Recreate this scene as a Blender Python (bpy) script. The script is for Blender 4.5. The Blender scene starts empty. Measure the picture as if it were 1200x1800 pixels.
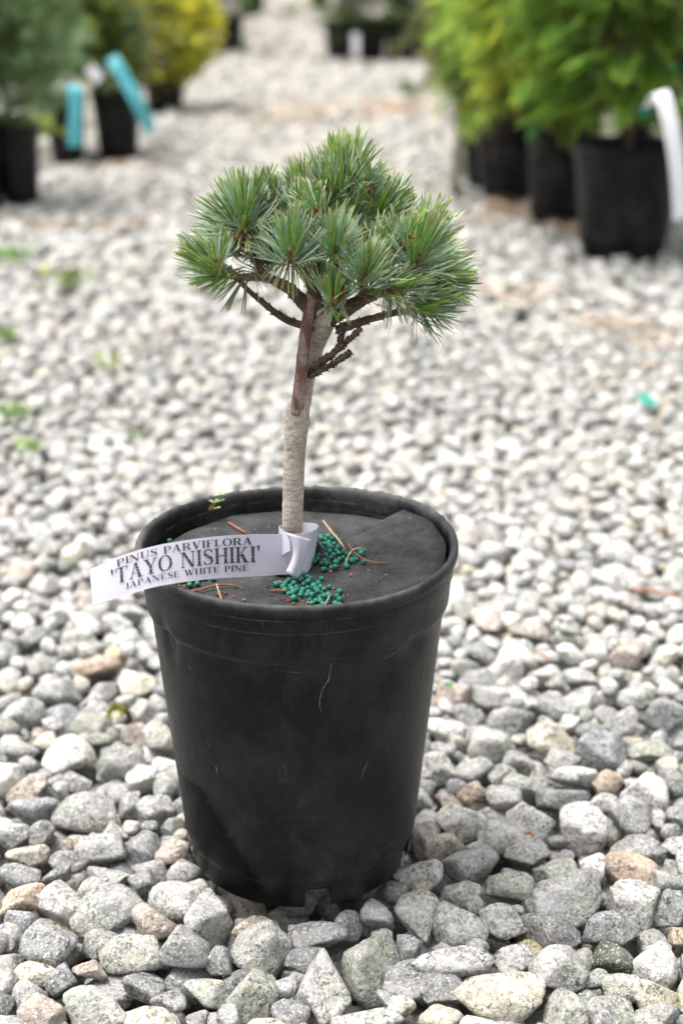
import bpy, bmesh, math, random
import numpy as np
from mathutils import Vector, Matrix
from math import pi, sin, cos, tan, radians, atan2, sqrt

rng = np.random.default_rng(7)
random.seed(7)
scene = bpy.context.scene
COL = scene.collection

# ------------------------------------------------------------------ camera
PITCH = radians(21.55)
FPX = 2600.0                      # focal length in photo pixels (1200 x 1800)
CAM = np.array((0.0, -0.94, 0.64))
cam_data = bpy.data.cameras.new('camera')
cam_data.sensor_fit = 'VERTICAL'
cam_data.sensor_height = 36.0
cam_data.sensor_width = 24.0
cam_data.lens = 36.0 * FPX / 1800.0
cam_data.clip_start = 0.05
cam_data.clip_end = 500
cam_data.dof.use_dof = True
cam_data.dof.focus_distance = 0.985
cam_data.dof.aperture_fstop = 4.4
cam = bpy.data.objects.new('camera', cam_data)
COL.objects.link(cam)
cam.location = CAM
cam.rotation_euler = (pi / 2 - PITCH, 0, 0)
scene.camera = cam

# ------------------------------------------------------------------ overcast sky, soft sun, exposure
SUN_EL, SUN_AZ = radians(72), radians(-85)      # azimuth from +Y towards +X
world = bpy.data.worlds.new('World')
scene.world = world
world.use_nodes = True
wn, wl = world.node_tree.nodes, world.node_tree.links
wn.clear()
w_out = wn.new('ShaderNodeOutputWorld')
w_bg = wn.new('ShaderNodeBackground')
w_hs = wn.new('ShaderNodeHueSaturation')
w_sky = wn.new('ShaderNodeTexSky')
w_sky.sky_type = 'NISHITA'
w_sky.sun_disc = False
w_sky.sun_elevation = SUN_EL
w_sky.sun_rotation = SUN_AZ
w_sky.air_density = 1.0
w_sky.dust_density = 6.0
w_sky.ozone_density = 1.0
w_hs.inputs['Saturation'].default_value = 0.22   # cloud cover: nearly grey light
w_bg.inputs['Strength'].default_value = 0.15
wl.new(w_sky.outputs[0], w_hs.inputs['Color'])
wl.new(w_hs.outputs[0], w_bg.inputs['Color'])
wl.new(w_bg.outputs[0], w_out.inputs[0])

sun_d = bpy.data.lights.new('sun', 'SUN')
sun_d.energy = 1.5
sun_d.angle = radians(25)
sun_d.color = (1.0, 0.97, 0.93)
sun = bpy.data.objects.new('sun', sun_d)
COL.objects.link(sun)
sun.location = (-1, 1, 4)
sun_dir = Vector((sin(SUN_AZ) * cos(SUN_EL), cos(SUN_AZ) * cos(SUN_EL), sin(SUN_EL)))
sun.rotation_euler = sun_dir.to_track_quat('Z', 'Y').to_euler()

scene.view_settings.view_transform = 'Standard'
scene.view_settings.look = 'None'
scene.view_settings.gamma = 1.0
scene.view_settings.use_curve_mapping = False
scene.view_settings.exposure = 1.22

# ------------------------------------------------------------------ photo pixel -> place
FWD = np.array((0, cos(PITCH), -sin(PITCH)))
UPV = np.array((0, sin(PITCH), cos(PITCH)))
RGT = np.array((1.0, 0, 0))
def ray(px, py):
    return FWD + RGT * ((px - 600) / FPX) + UPV * ((900 - py) / FPX)
def P(px, py, y):                 # where that sight line meets the upright plane at depth y
    d = ray(px, py); t = (y - CAM[1]) / d[1]
    return CAM + d * t
def G(px, py, z=0.0):             # where it meets the level plane at height z
    d = ray(px, py); t = (z - CAM[2]) / d[2]
    return CAM + d * t
def depth_of(p):
    return float(np.dot(np.asarray(p) - CAM, FWD))
def ppm(p):                       # photo pixels per metre there
    return FPX / depth_of(p)
def project(pts):
    q = np.asarray(pts) - CAM
    w = q @ FWD
    return 600 + FPX * (q @ RGT) / w, 900 - FPX * (q @ UPV) / w, w

# ------------------------------------------------------------------ mesh helpers
def mesh_np(name, V, F, smooth=True):
    V = np.asarray(V, dtype=np.float32); F = np.asarray(F, dtype=np.int32)
    me = bpy.data.meshes.new(name)
    n = F.shape[1]
    me.vertices.add(len(V)); me.vertices.foreach_set('co', V.ravel())
    me.loops.add(F.size); me.loops.foreach_set('vertex_index', F.ravel())
    me.polygons.add(len(F))
    me.polygons.foreach_set('loop_start', np.arange(0, F.size, n, dtype=np.int32))
    me.polygons.foreach_set('loop_total', np.full(len(F), n, dtype=np.int32))
    me.polygons.foreach_set('use_smooth', np.full(len(F), smooth, dtype=bool))
    me.update(calc_edges=True); me.validate()
    return me
def add_col(me, cols, domain='POINT', name='col'):
    a = me.attributes.new(name, 'FLOAT_COLOR', domain)
    a.data.foreach_set('color', np.asarray(cols, dtype=np.float32).ravel())
def root_loc(o):
    l = Vector((0, 0, 0))
    while o is not None:
        l = l + o.location; o = o.parent
    return np.array(l)
def link(name, me, mat=None, parent=None, loc=None):
    o = bpy.data.objects.new(name, me)
    COL.objects.link(o)
    if mat is not None and me is not None:
        me.materials.clear(); me.materials.append(mat)
    if parent is not None: o.parent = parent
    if loc is not None: o.location = loc
    return o
def put(name, V, F, mat, parent=None, smooth=True, col=None, domain='POINT'):
    """mesh in world coordinates; origin moved to the parent's origin"""
    V = np.asarray(V, dtype=float)
    if parent is not None: V = V - root_loc(parent)
    me = mesh_np(name, V, F, smooth)
    if col is not None: add_col(me, col, domain)
    return link(name, me, mat, parent)
def tag(o, label=None, cat=None, group=None, kind=None):
    if label: o['label'] = label
    if cat: o['category'] = cat
    if group: o['group'] = group
    if kind: o['kind'] = kind
    return o
def thing(name, loc, label, cat, group=None):
    o = bpy.data.objects.new(name, None)
    o.empty_display_size = 0.02
    COL.objects.link(o); o.location = loc
    return tag(o, label, cat, group)
class MB:
    """collects quads / triangles (tri stored as degenerate-free list) with colours"""
    def __init__(s): s.v = []; s.f = []; s.c = []; s.n = 0
    def add(s, V, F, c=None):
        V = np.asarray(V, float); F = np.asarray(F, int)
        s.v.append(V); s.f.append(F + s.n); s.n += len(V)
        if c is not None:
            c = np.asarray(c, float)
            if c.ndim == 1: c = np.tile(c, (len(V), 1))
            s.c.append(c)
    def build(s, name, mat, parent=None, smooth=True):
        V = np.concatenate(s.v)
        tri = []
        for F in s.f:
            if F.shape[1] == 4:
                tri.append(F[:, [0, 1, 2]]); tri.append(F[:, [0, 2, 3]])
            else: tri.append(F)
        return put(name, V, np.concatenate(tri), mat, parent, smooth,
                   np.concatenate(s.c) if s.c else None)
def frame_of(d):
    d = np.asarray(d, float); d = d / np.linalg.norm(d)
    a = np.array((0, 0, 1.0)) if abs(d[2]) < 0.9 else np.array((1.0, 0, 0))
    u = np.cross(a, d); u /= np.linalg.norm(u)
    return u, np.cross(d, u), d
def smooth_path(pts, rad, m):
    """Catmull-Rom through points with radii"""
    pts = np.asarray(pts, float); rad = np.asarray(rad, float)
    n = len(pts); out = []; ro = []
    for i in range(n - 1):
        p0 = pts[max(i - 1, 0)]; p1 = pts[i]; p2 = pts[i + 1]; p3 = pts[min(i + 2, n - 1)]
        for k in range(m):
            t = k / m
            out.append(0.5 * ((2 * p1) + (-p0 + p2) * t + (2 * p0 - 5 * p1 + 4 * p2 - p3) * t * t + (-p0 + 3 * p1 - 3 * p2 + p3) * t ** 3))
            ro.append(rad[i] * (1 - t) + rad[i + 1] * t)
    out.append(pts[-1]); ro.append(rad[-1])
    return np.array(out), np.array(ro)
def tube(pts, rad, ns=10, m=6, noise=0.0, cap=True, seed=0):
    pts, rad = smooth_path(pts, rad, m)
    r_ = np.random.default_rng(seed)
    V = []; n = len(pts)
    u = None
    for i in range(n):
        d = pts[min(i + 1, n - 1)] - pts[max(i - 1, 0)]; d = d / np.linalg.norm(d)
        if u is None: u, v, _ = frame_of(d)
        else:
            u = u - d * np.dot(u, d); u /= np.linalg.norm(u); v = np.cross(d, u)
        for k in range(ns):
            a = 2 * pi * k / ns
            V.append(pts[i] + (u * cos(a) + v * sin(a)) * rad[i] * (1 + noise * r_.normal()))
    F = []
    for i in range(n - 1):
        for k in range(ns):
            k2 = (k + 1) % ns
            F.append((i * ns + k, i * ns + k2, (i + 1) * ns + k2, (i + 1) * ns + k))
    if cap:
        for i, s in ((0, -1), (n - 1, 1)):
            c = len(V); V.append(pts[i])
            for k in range(ns):
                k2 = (k + 1) % ns
                a, b = i * ns + k, i * ns + k2
                F.append((c, b, a, a) if s < 0 else (c, a, b, b))
    F = np.array(F)
    # degenerate quads -> keep as quads split safely: convert all to triangles
    T = []
    for q in F:
        if q[2] == q[3]: T.append((q[0], q[1], q[2]))
        else: T.append((q[0], q[1], q[2])); T.append((q[0], q[2], q[3]))
    return np.array(V), np.array(T), pts, rad
_ico = {}
def ico(sub):
    if sub not in _ico:
        bm = bmesh.new(); bmesh.ops.create_icosphere(bm, subdivisions=sub, radius=1.0)
        bm.verts.ensure_lookup_table()
        V = np.array([v.co[:] for v in bm.verts]); F = np.array([[v.index for v in f.verts] for f in bm.faces])
        bm.free(); V /= np.linalg.norm(V, axis=1)[:, None]
        _ico[sub] = (V, F)
    return _ico[sub]

# ------------------------------------------------------------------ materials
def new_mat(name):
    m = bpy.data.materials.new(name); m.use_nodes = True
    nt = m.node_tree; nt.nodes.clear()
    out = nt.nodes.new('ShaderNodeOutputMaterial'); b = nt.nodes.new('ShaderNodeBsdfPrincipled')
    nt.links.new(b.outputs[0], out.inputs[0])
    return m, nt, b
class N:
    """small node-graph helper"""
    def __init__(s, nt): s.nt = nt
    def node(s, t, **kw):
        n = s.nt.nodes.new(t)
        for k, v in kw.items(): setattr(n, k, v)
        return n
    def link(s, a, b): s.nt.links.new(a, b)
    def setin(s, n, i, v):
        if hasattr(v, 'is_linked') or isinstance(v, bpy.types.NodeSocket): s.link(v, n.inputs[i])
        else: n.inputs[i].default_value = v
    def noise(s, vec, scale, detail=2.0, rough=0.5, dist=0.0):
        n = s.node('ShaderNodeTexNoise'); s.link(vec, n.inputs['Vector'])
        n.inputs['Scale'].default_value = scale; n.inputs['Detail'].default_value = detail
        n.inputs['Roughness'].default_value = rough; n.inputs['Distortion'].default_value = dist
        return n.outputs['Fac']
    def ramp(s, f, stops):
        r = s.node('ShaderNodeValToRGB'); s.link(f, r.inputs[0])
        e = r.color_ramp.elements
        while len(e) < len(stops): e.new(0.5)
        for el, (p, c) in zip(e, stops):
            el.position = p; el.color = (c, c, c, 1) if isinstance(c, (int, float)) else (*c, 1)
        return r.outputs[0]
    def mix(s, f, a, b, mode='MIX'):
        n = s.node('ShaderNodeMix', data_type='RGBA', blend_type=mode)
        s.setin(n, 0, f)
        for i, v in ((6, a), (7, b)):
            if isinstance(v, tuple): n.inputs[i].default_value = (*v, 1) if len(v) == 3 else v
            else: s.link(v, n.inputs[i])
        return n.outputs[2]
    def math(s, op, a, b=0.0, clamp=False):
        n = s.node('ShaderNodeMath', operation=op, use_clamp=clamp)
        s.setin(n, 0, a); s.setin(n, 1, b)
        return n.outputs[0]
    def bump(s, h, strength, dist, b):
        n = s.node('ShaderNodeBump'); s.link(h, n.inputs['Height'])
        n.inputs['Strength'].default_value = strength; n.inputs['Distance'].default_value = dist
        s.link(n.outputs[0], b.inputs['Normal'])
    def attr(s, name='col'):
        return s.node('ShaderNodeAttribute', attribute_name=name)
    def pos(s): return s.node('ShaderNodeNewGeometry').outputs['Position']
    def objco(s): return s.node('ShaderNodeTexCoord').outputs['Object']
    def scaled(s, vec, sc):
        n = s.node('ShaderNodeMapping'); s.link(vec, n.inputs[0]); n.inputs['Scale'].default_value = sc
        return n.outputs[0]

def mat_stone():
    m, nt, b = new_mat('granite_chippings'); g = N(nt)
    p = g.pos(); at = g.attr()
    patch = g.ramp(g.noise(p, 70, 3, 0.6), [(0.25, 0.66), (0.75, 1.30)])
    c = g.mix(1.0, at.outputs['Color'], patch, 'MULTIPLY')
    # warm weathering
    warm = g.ramp(g.noise(g.scaled(p, (1, 1, 1.01)), 38, 3, 0.6), [(0.52, 0.0), (0.75, 0.45)])
    c = g.mix(warm, c, g.mix(1.0, c, (1.08, 1.0, 0.84), 'MULTIPLY'))
    # algae, amount per stone in alpha
    al = g.ramp(g.noise(g.scaled(p, (1, 1.02, 1)), 42, 4, 0.65), [(0.46, 0.0), (0.68, 1.0)])
    al = g.math('MULTIPLY', al, at.outputs['Alpha'])
    c = g.mix(al, c, g.mix(1.0, c, (0.72, 0.84, 0.42), 'MULTIPLY'))
    # mineral grains
    dk = g.ramp(g.noise(p, 330, 4, 0.80, 0.5), [(0.47, 0.0), (0.55, 1.0)])
    dk2 = g.ramp(g.noise(p, 150, 2, 0.6, 0.5), [(0.36, 0.2), (0.62, 1.0)])
    dk = g.math('MULTIPLY', dk, dk2)
    dk = g.math('MULTIPLY', dk, g.ramp(g.noise(p, 21, 2, 0.6), [(0.36, 0.5), (0.58, 1.0)]))
    c = g.mix(g.math('MULTIPLY', dk, 0.92), c, (0.045, 0.045, 0.05))
    wh = g.ramp(g.noise(g.scaled(p, (1.03, 1, 1)), 430, 2, 0.7, 0.3), [(0.56, 0.0), (0.66, 1.0)])
    c = g.mix(g.math('MULTIPLY', wh, 0.5), c, (0.74, 0.72, 0.69))
    g.link(c, b.inputs['Base Color'])
    b.inputs['Roughness'].default_value = 0.85
    b.inputs['Specular IOR Level'].default_value = 0.25
    h = g.math('ADD', g.noise(p, 330, 4, 0.7), g.math('MULTIPLY', g.noise(p, 110, 3, 0.6), 1.6))
    g.bump(h, 0.9, 0.0022, b)
    return m
def mat_ground():
    m, nt, b = new_mat('grit_between_stones'); g = N(nt)
    p = g.pos()
    c = g.ramp(g.noise(p, 28, 4, 0.7), [(0.3, (0.06, 0.056, 0.05)), (0.7, (0.26, 0.245, 0.225))])
    # beyond the built stones the sheet itself carries the gravel
    vor = g.node('ShaderNodeTexVoronoi'); g.link(p, vor.inputs['Vector']); vor.inputs['Scale'].default_value = 22
    c2 = g.mix(0.65, vor.outputs['Color'], (0.38, 0.36, 0.33), 'MIX')
    hs = g.node('ShaderNodeHueSaturation'); hs.inputs['Saturation'].default_value = 0.15; g.link(c2, hs.inputs['Color'])
    sep = g.node('ShaderNodeSeparateXYZ'); g.link(p, sep.inputs[0])
    far = g.ramp(g.math('MULTIPLY', sep.outputs[1], 1 / 20.0), [(0.70, 0.0), (0.75, 1.0)])
    c = g.mix(far, c, hs.outputs[0])
    g.link(c, b.inputs['Base Color']); b.inputs['Roughness'].default_value = 0.95
    return m
def mat_plastic(name, worn=True):
    m, nt, b = new_mat(name); g = N(nt)
    p = g.objco()
    base = (0.0036, 0.0036, 0.0041)
    d1 = g.ramp(g.noise(p, 16, 6, 0.68), [(0.44, 0.0), (0.70, 0.30)])
    d2 = g.ramp(g.noise(g.scaled(p, (60, 60, 7)), 5, 4, 0.7), [(0.52, 0.0), (0.85, 0.10)])
    d3 = g.ramp(g.noise(p, 300, 2, 0.6), [(0.64, 0.0), (0.70, 0.8)])
    dust = g.math('ADD', d1, d2)
    dust = g.math('ADD', dust, g.math('MULTIPLY', d3, g.ramp(g.noise(p, 19, 3, 0.6), [(0.45, 0.0), (0.7, 0.8)])), True)
    rough = 0.36
    if worn:
        # dust and scuffs thicker on the collar, dark patch low on the left
        sep = g.node('ShaderNodeSeparateXYZ'); g.link(p, sep.inputs[0])
        col = g.ramp(sep.outputs[2], [(0.17, 0.7), (0.215, 1.1), (0.2405, 1.3), (0.2440, 3.0)])  # top stops pale the rim to imitate its highlight
        dust = g.math('MULTIPLY', dust, col)
        sm = g.ramp(g.noise(g.scaled(p, (1, 1, 0.45)), 34, 6, 0.72, 0.6), [(0.54, 0.0), (0.70, 0.13)])
        dust = g.math('ADD', dust, sm, True)
        scr = g.ramp(g.noise(g.scaled(p, (1, 1, 0.14)), 420, 3, 0.75, 0.8), [(0.60, 0.0), (0.69, 0.6)])
        scr = g.math('MULTIPLY', scr, g.ramp(g.noise(p, 16, 3, 0.6), [(0.52, 0.0), (0.7, 1.0)]))
        dust = g.math('ADD', dust, scr, True)
        # edge of the dark patch: z below a line falling to the right, ragged
        e = g.math('ADD', g.math('MULTIPLY', sep.outputs[0], -1.75), -0.016)
        e = g.math('ADD', e, g.math('MULTIPLY', g.math('SUBTRACT', g.noise(p, 60, 4, 0.75), 0.5), 0.045))
        st = g.math('MULTIPLY', g.math('SUBTRACT', e, sep.outputs[2]), 75.0, True)
        top = g.math('MULTIPLY', g.math('SUBTRACT', 0.088, g.math('ADD', sep.outputs[2], g.math('MULTIPLY', g.math('SUBTRACT', g.noise(p, 60, 2, 0.6), 0.5), 0.02))), 300.0, True)
        st = g.math('MULTIPLY', st, top, True)
        rim_glint = g.math('MULTIPLY', g.ramp(sep.outputs[2], [(0.2415, 0.0), (0.2448, 0.75)]), g.ramp(g.noise(p, 70, 4, 0.7), [(0.34, 0.15), (0.66, 1.0)]))  # highlight along the rim edge, painted in through the pale dust colour
        dust = g.math('ADD', dust, rim_glint, True)
        dust = g.math('MULTIPLY', dust, g.math('SUBTRACT', 1.0, g.math('MULTIPLY', st, 0.9)))
        for z0, wd in ((0.2346, 0.0007), (0.2252, 0.0007), (0.2014, 0.0008), (0.0220, 0.0006)):
            ln = g.math('SUBTRACT', 1.0, g.math('MULTIPLY', g.math('ABSOLUTE', g.math('SUBTRACT', sep.outputs[2], z0)), 1 / wd), True)
            ln = g.math('MULTIPLY', ln, g.ramp(g.noise(p, 55, 3, 0.7), [(0.42, 0.0), (0.62, 0.8)]))
            dust = g.math('ADD', dust, ln, True)
        g.link(g.math('MULTIPLY', g.math('SUBTRACT', 1.0, g.math('MULTIPLY', st, 0.75)), 0.22), b.inputs['Specular IOR Level'])
        c0 = g.mix(st, base, (0.003, 0.003, 0.003))
    else:
        c0 = g.mix(0.0, base, base)
    c = g.mix(dust, c0, (0.080, 0.080, 0.080))
    g.link(c, b.inputs['Base Color'])
    r = g.math('ADD', g.math('MULTIPLY', dust, 0.5), rough, True)
    g.link(r, b.inputs['Roughness'])
    if not worn: b.inputs['Specular IOR Level'].default_value = 0.18
    g.bump(g.math('ADD', g.noise(p, 45, 3, 0.6), g.math('MULTIPLY', g.noise(p, 500, 2, 0.6), 0.10)), 0.30, 0.0022, b)
    return m
def mat_felt():
    m, nt, b = new_mat('black_felt_mat'); g = N(nt)
    p = g.objco()
    n = g.noise(p, 900, 3, 0.7)
    c = g.ramp(n, [(0.3, (0.008, 0.008, 0.008)), (0.75, (0.048, 0.048, 0.049))])
    dust = g.ramp(g.noise(p, 42, 5, 0.72), [(0.40, 0.0), (0.66, 0.8)])
    c = g.mix(dust, c, (0.066, 0.065, 0.065))
    sp = g.ramp(g.noise(p, 330, 1, 0.5), [(0.74, 0.0), (0.78, 1.0)])
    c = g.mix(g.math('MULTIPLY', sp, 0.6), c, (0.3, 0.27, 0.22))
    g.link(c, b.inputs['Base Color']); b.inputs['Roughness'].default_value = 0.9
    b.inputs['Specular IOR Level'].default_value = 0.2
    g.bump(g.math('ADD', n, g.math('MULTIPLY', g.noise(p, 40, 2), 2.5)), 0.5, 0.0012, b)
    return m
def mat_bark(name, light, dark, red=None, ring=True):
    m, nt, b = new_mat(name); g = N(nt)
    p = g.objco()
    n = g.noise(g.scaled(p, (1, 1, 2.2)), 190, 4, 0.7, 0.5)
    c = g.mix(g.ramp(n, [(0.35, 0.0), (0.68, 1.0)]), dark, light)
    big = g.ramp(g.noise(p, 45, 3, 0.6), [(0.35, 0.62), (0.7, 1.15)])
    c = g.mix(1.0, c, big, 'MULTIPLY')
    if ring:                       # cross-wise cracks of smooth pine bark
        r = g.noise(g.scaled(p, (0.30, 0.30, 1.0)), 170, 4, 0.7, 0.6)
        cr = g.ramp(r, [(0.62, 0.0), (0.72, 0.45)])
        c = g.mix(cr, c, (0.085, 0.06, 0.038))
    if red is not None:
        rr = g.ramp(g.noise(g.scaled(p, (1, 1, 0.3)), 120, 4, 0.7), [(0.48, 0.0), (0.56, 1.0)])
        c = g.mix(g.math('MULTIPLY', rr, 0.75), c, red)
    g.link(c, b.inputs['Base Color']); b.inputs['Roughness'].default_value = 0.85
    b.inputs['Specular IOR Level'].default_value = 0.25
    g.bump(n, 0.8, 0.0012, b)
    return m
def mat_attr(name, rough=0.5, spec=0.4, bump=0.0, translucent=0.0):
    m, nt, b = new_mat(name); g = N(nt)
    at = g.attr()
    g.link(at.outputs['Color'], b.inputs['Base Color'])
    b.inputs['Roughness'].default_value = rough; b.inputs['Specular IOR Level'].default_value = spec
    if bump: g.bump(g.noise(g.pos(), 700, 3, 0.6), bump, 0.0008, b)
    if translucent:
        t = g.node('ShaderNodeBsdfTranslucent'); g.link(at.outputs['Color'], t.inputs[0])
        mx = g.node('ShaderNodeMixShader'); mx.inputs[0].default_value = translucent
        g.link(b.outputs[0], mx.inputs[1]); g.link(t.outputs[0], mx.inputs[2])
        out = [n for n in nt.nodes if n.type == 'OUTPUT_MATERIAL'][0]
        g.link(mx.outputs[0], out.inputs[0])
    return m
def mat_plain(name, c, rough=0.6, spec=0.4, var=0.15, scale=120, bump=0.0):
    m, nt, b = new_mat(name); g = N(nt)
    p = g.pos()
    f = g.ramp(g.noise(p, scale, 3, 0.6), [(0.3, 1 - var), (0.7, 1 + var)])
    g.link(g.mix(1.0, c, f, 'MULTIPLY'), b.inputs['Base Color'])
    b.inputs['Roughness'].default_value = rough; b.inputs['Specular IOR Level'].default_value = spec
    if bump: g.bump(g.noise(p, scale * 4, 3, 0.6), bump, 0.001, b)
    return m
def mat_ink():
    m, nt, b = new_mat('black_label_ink'); g = N(nt)
    at = g.attr()                  # red channel: height within the letter
    w = g.node('ShaderNodeTexNoise'); g.link(g.pos(), w.inputs['Vector']); w.inputs['Scale'].default_value = 160
    v = at.outputs['Color']
    sep = g.node('ShaderNodeSeparateColor'); g.link(v, sep.inputs[0])
    gaps = g.ramp(sep.outputs[0], [(0.0, 0.0), (0.315, 0.0), (0.335, 1.0), (0.355, 0.0), (0.53, 0.0), (0.55, 1.0), (0.57, 0.0), (0.74, 0.0), (0.76, 0.8), (0.78, 0.0)])
    gaps = g.math('MULTIPLY', gaps, g.ramp(w.outputs['Fac'], [(0.42, 0.0), (0.52, 0.75)]))
    gaps = g.math('MULTIPLY', gaps, sep.outputs[1])
    g.link(g.mix(gaps, (0.03, 0.03, 0.034), (0.72, 0.7, 0.75)), b.inputs['Base Color'])
    b.inputs['Roughness'].default_value = 0.6
    return m

M_STONE = mat_stone()
M_GROUND = mat_ground()
M_POT = mat_plastic('worn_black_plastic')
M_POT_BG = mat_plastic('black_plastic', False)
M_FELT = mat_felt()
M_TRUNK = mat_bark('smooth_grey_bark', (0.64, 0.57, 0.485), (0.36, 0.30, 0.245))
M_STUB = mat_bark('dead_reddish_bark', (0.40, 0.33, 0.285), (0.24, 0.18, 0.155), (0.13, 0.04, 0.03), False)
M_BRANCH = mat_bark('scaly_brown_bark', (0.20, 0.145, 0.10), (0.08, 0.054, 0.036), None, False)
M_NEEDLE = mat_attr('pine_needles', 0.42, 0.45, 0.0, 0.12)
M_LEAF = mat_attr('leaves', 0.65, 0.12, 0.0, 0.3)
M_BUD = mat_attr('rusty_bud_scales', 0.7, 0.3)
M_TAG = mat_plain('white_vinyl_label', (0.53, 0.515, 0.585), 0.5, 0.4, 0.02, 40)
M_INK = mat_ink()
def mat_pellet():
    m, nt, b = new_mat('teal_pellet_coat'); g = N(nt); p = g.pos()
    rnd = g.node('ShaderNodeObjectInfo').outputs['Random']
    c = g.mix(rnd, (0.003, 0.085, 0.060), (0.010, 0.175, 0.115))
    d = g.ramp(g.noise(p, 420, 4, 0.7), [(0.48, 0.0), (0.72, 0.45)])
    c = g.mix(d, c, (0.10, 0.22, 0.17))
    g.link(c, b.inputs['Base Color']); b.inputs['Roughness'].default_value = 0.5; b.inputs['Specular IOR Level'].default_value = 0.35
    g.bump(g.noise(p, 900, 3, 0.6), 0.3, 0.0006, b)
    return m
M_PELLET = mat_pellet()
M_SOIL = mat_plain('dark_bark_compost', (0.045, 0.030, 0.020), 0.95, 0.2, 0.5, 300, 0.8)
M_STRAW = mat_attr('dry_straw', 0.8, 0.2)
M_CYAN = mat_plain('cyan_plastic_label', (0.09, 0.42, 0.47), 0.5, 0.4, 0.04, 30)
M_WHITE = mat_plain('white_plastic_label', (0.82, 0.80, 0.83), 0.5, 0.4, 0.02, 30)
M_GREEN = mat_plain('bright_green_plastic', (0.02, 0.45, 0.07), 0.45, 0.4, 0.05, 30)
M_TEALTAPE = mat_plain('teal_tape', (0.01, 0.24, 0.19), 0.45, 0.4, 0.05, 30)
M_SCUFF = mat_plain('pale_plastic_scuff', (0.12, 0.115, 0.10), 0.8, 0.2, 0.3, 400)

POT = np.array((-0.0305, 0.0, 0.003))        # axis of the pot, on the gravel

# ------------------------------------------------------------------ gravel
gx0, gx1, gy0, gy1 = -60.0, 60.0, -6.0, 110.0
ground = put('gravel_ground', [(gx0, gy0, -0.055), (gx1, gy0, -0.055), (gx1, gy1, -0.055), (gx0, gy1, -0.055)], [(0, 1, 2, 3)], M_GROUND, None, False)
tag(ground, 'pale grey granite gravel yard under the pots', None, None, 'structure')

TINT = {'g': (0.43, 0.425, 0.415), 'd': (0.32, 0.318, 0.316), 'l': (0.54, 0.53, 0.51), 'w': (0.69, 0.67, 0.635), 'c': (0.63, 0.58, 0.48),
        'o': (0.58, 0.455, 0.345), 'p': (0.47, 0.40, 0.345), 'v': (0.45, 0.45, 0.405), 'k': (0.13, 0.145, 0.11), 'y': (0.64, 0.57, 0.37), 'b': (0.35, 0.355, 0.365)}
ALG = {'g': 0.35, 'd': 0.2, 'l': 0.3, 'w': 0.15, 'c': 0.25, 'o': 0.0, 'p': 0.1, 'v': 0.38, 'k': 0.8, 'y': 0.3, 'b': 0.1}
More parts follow.
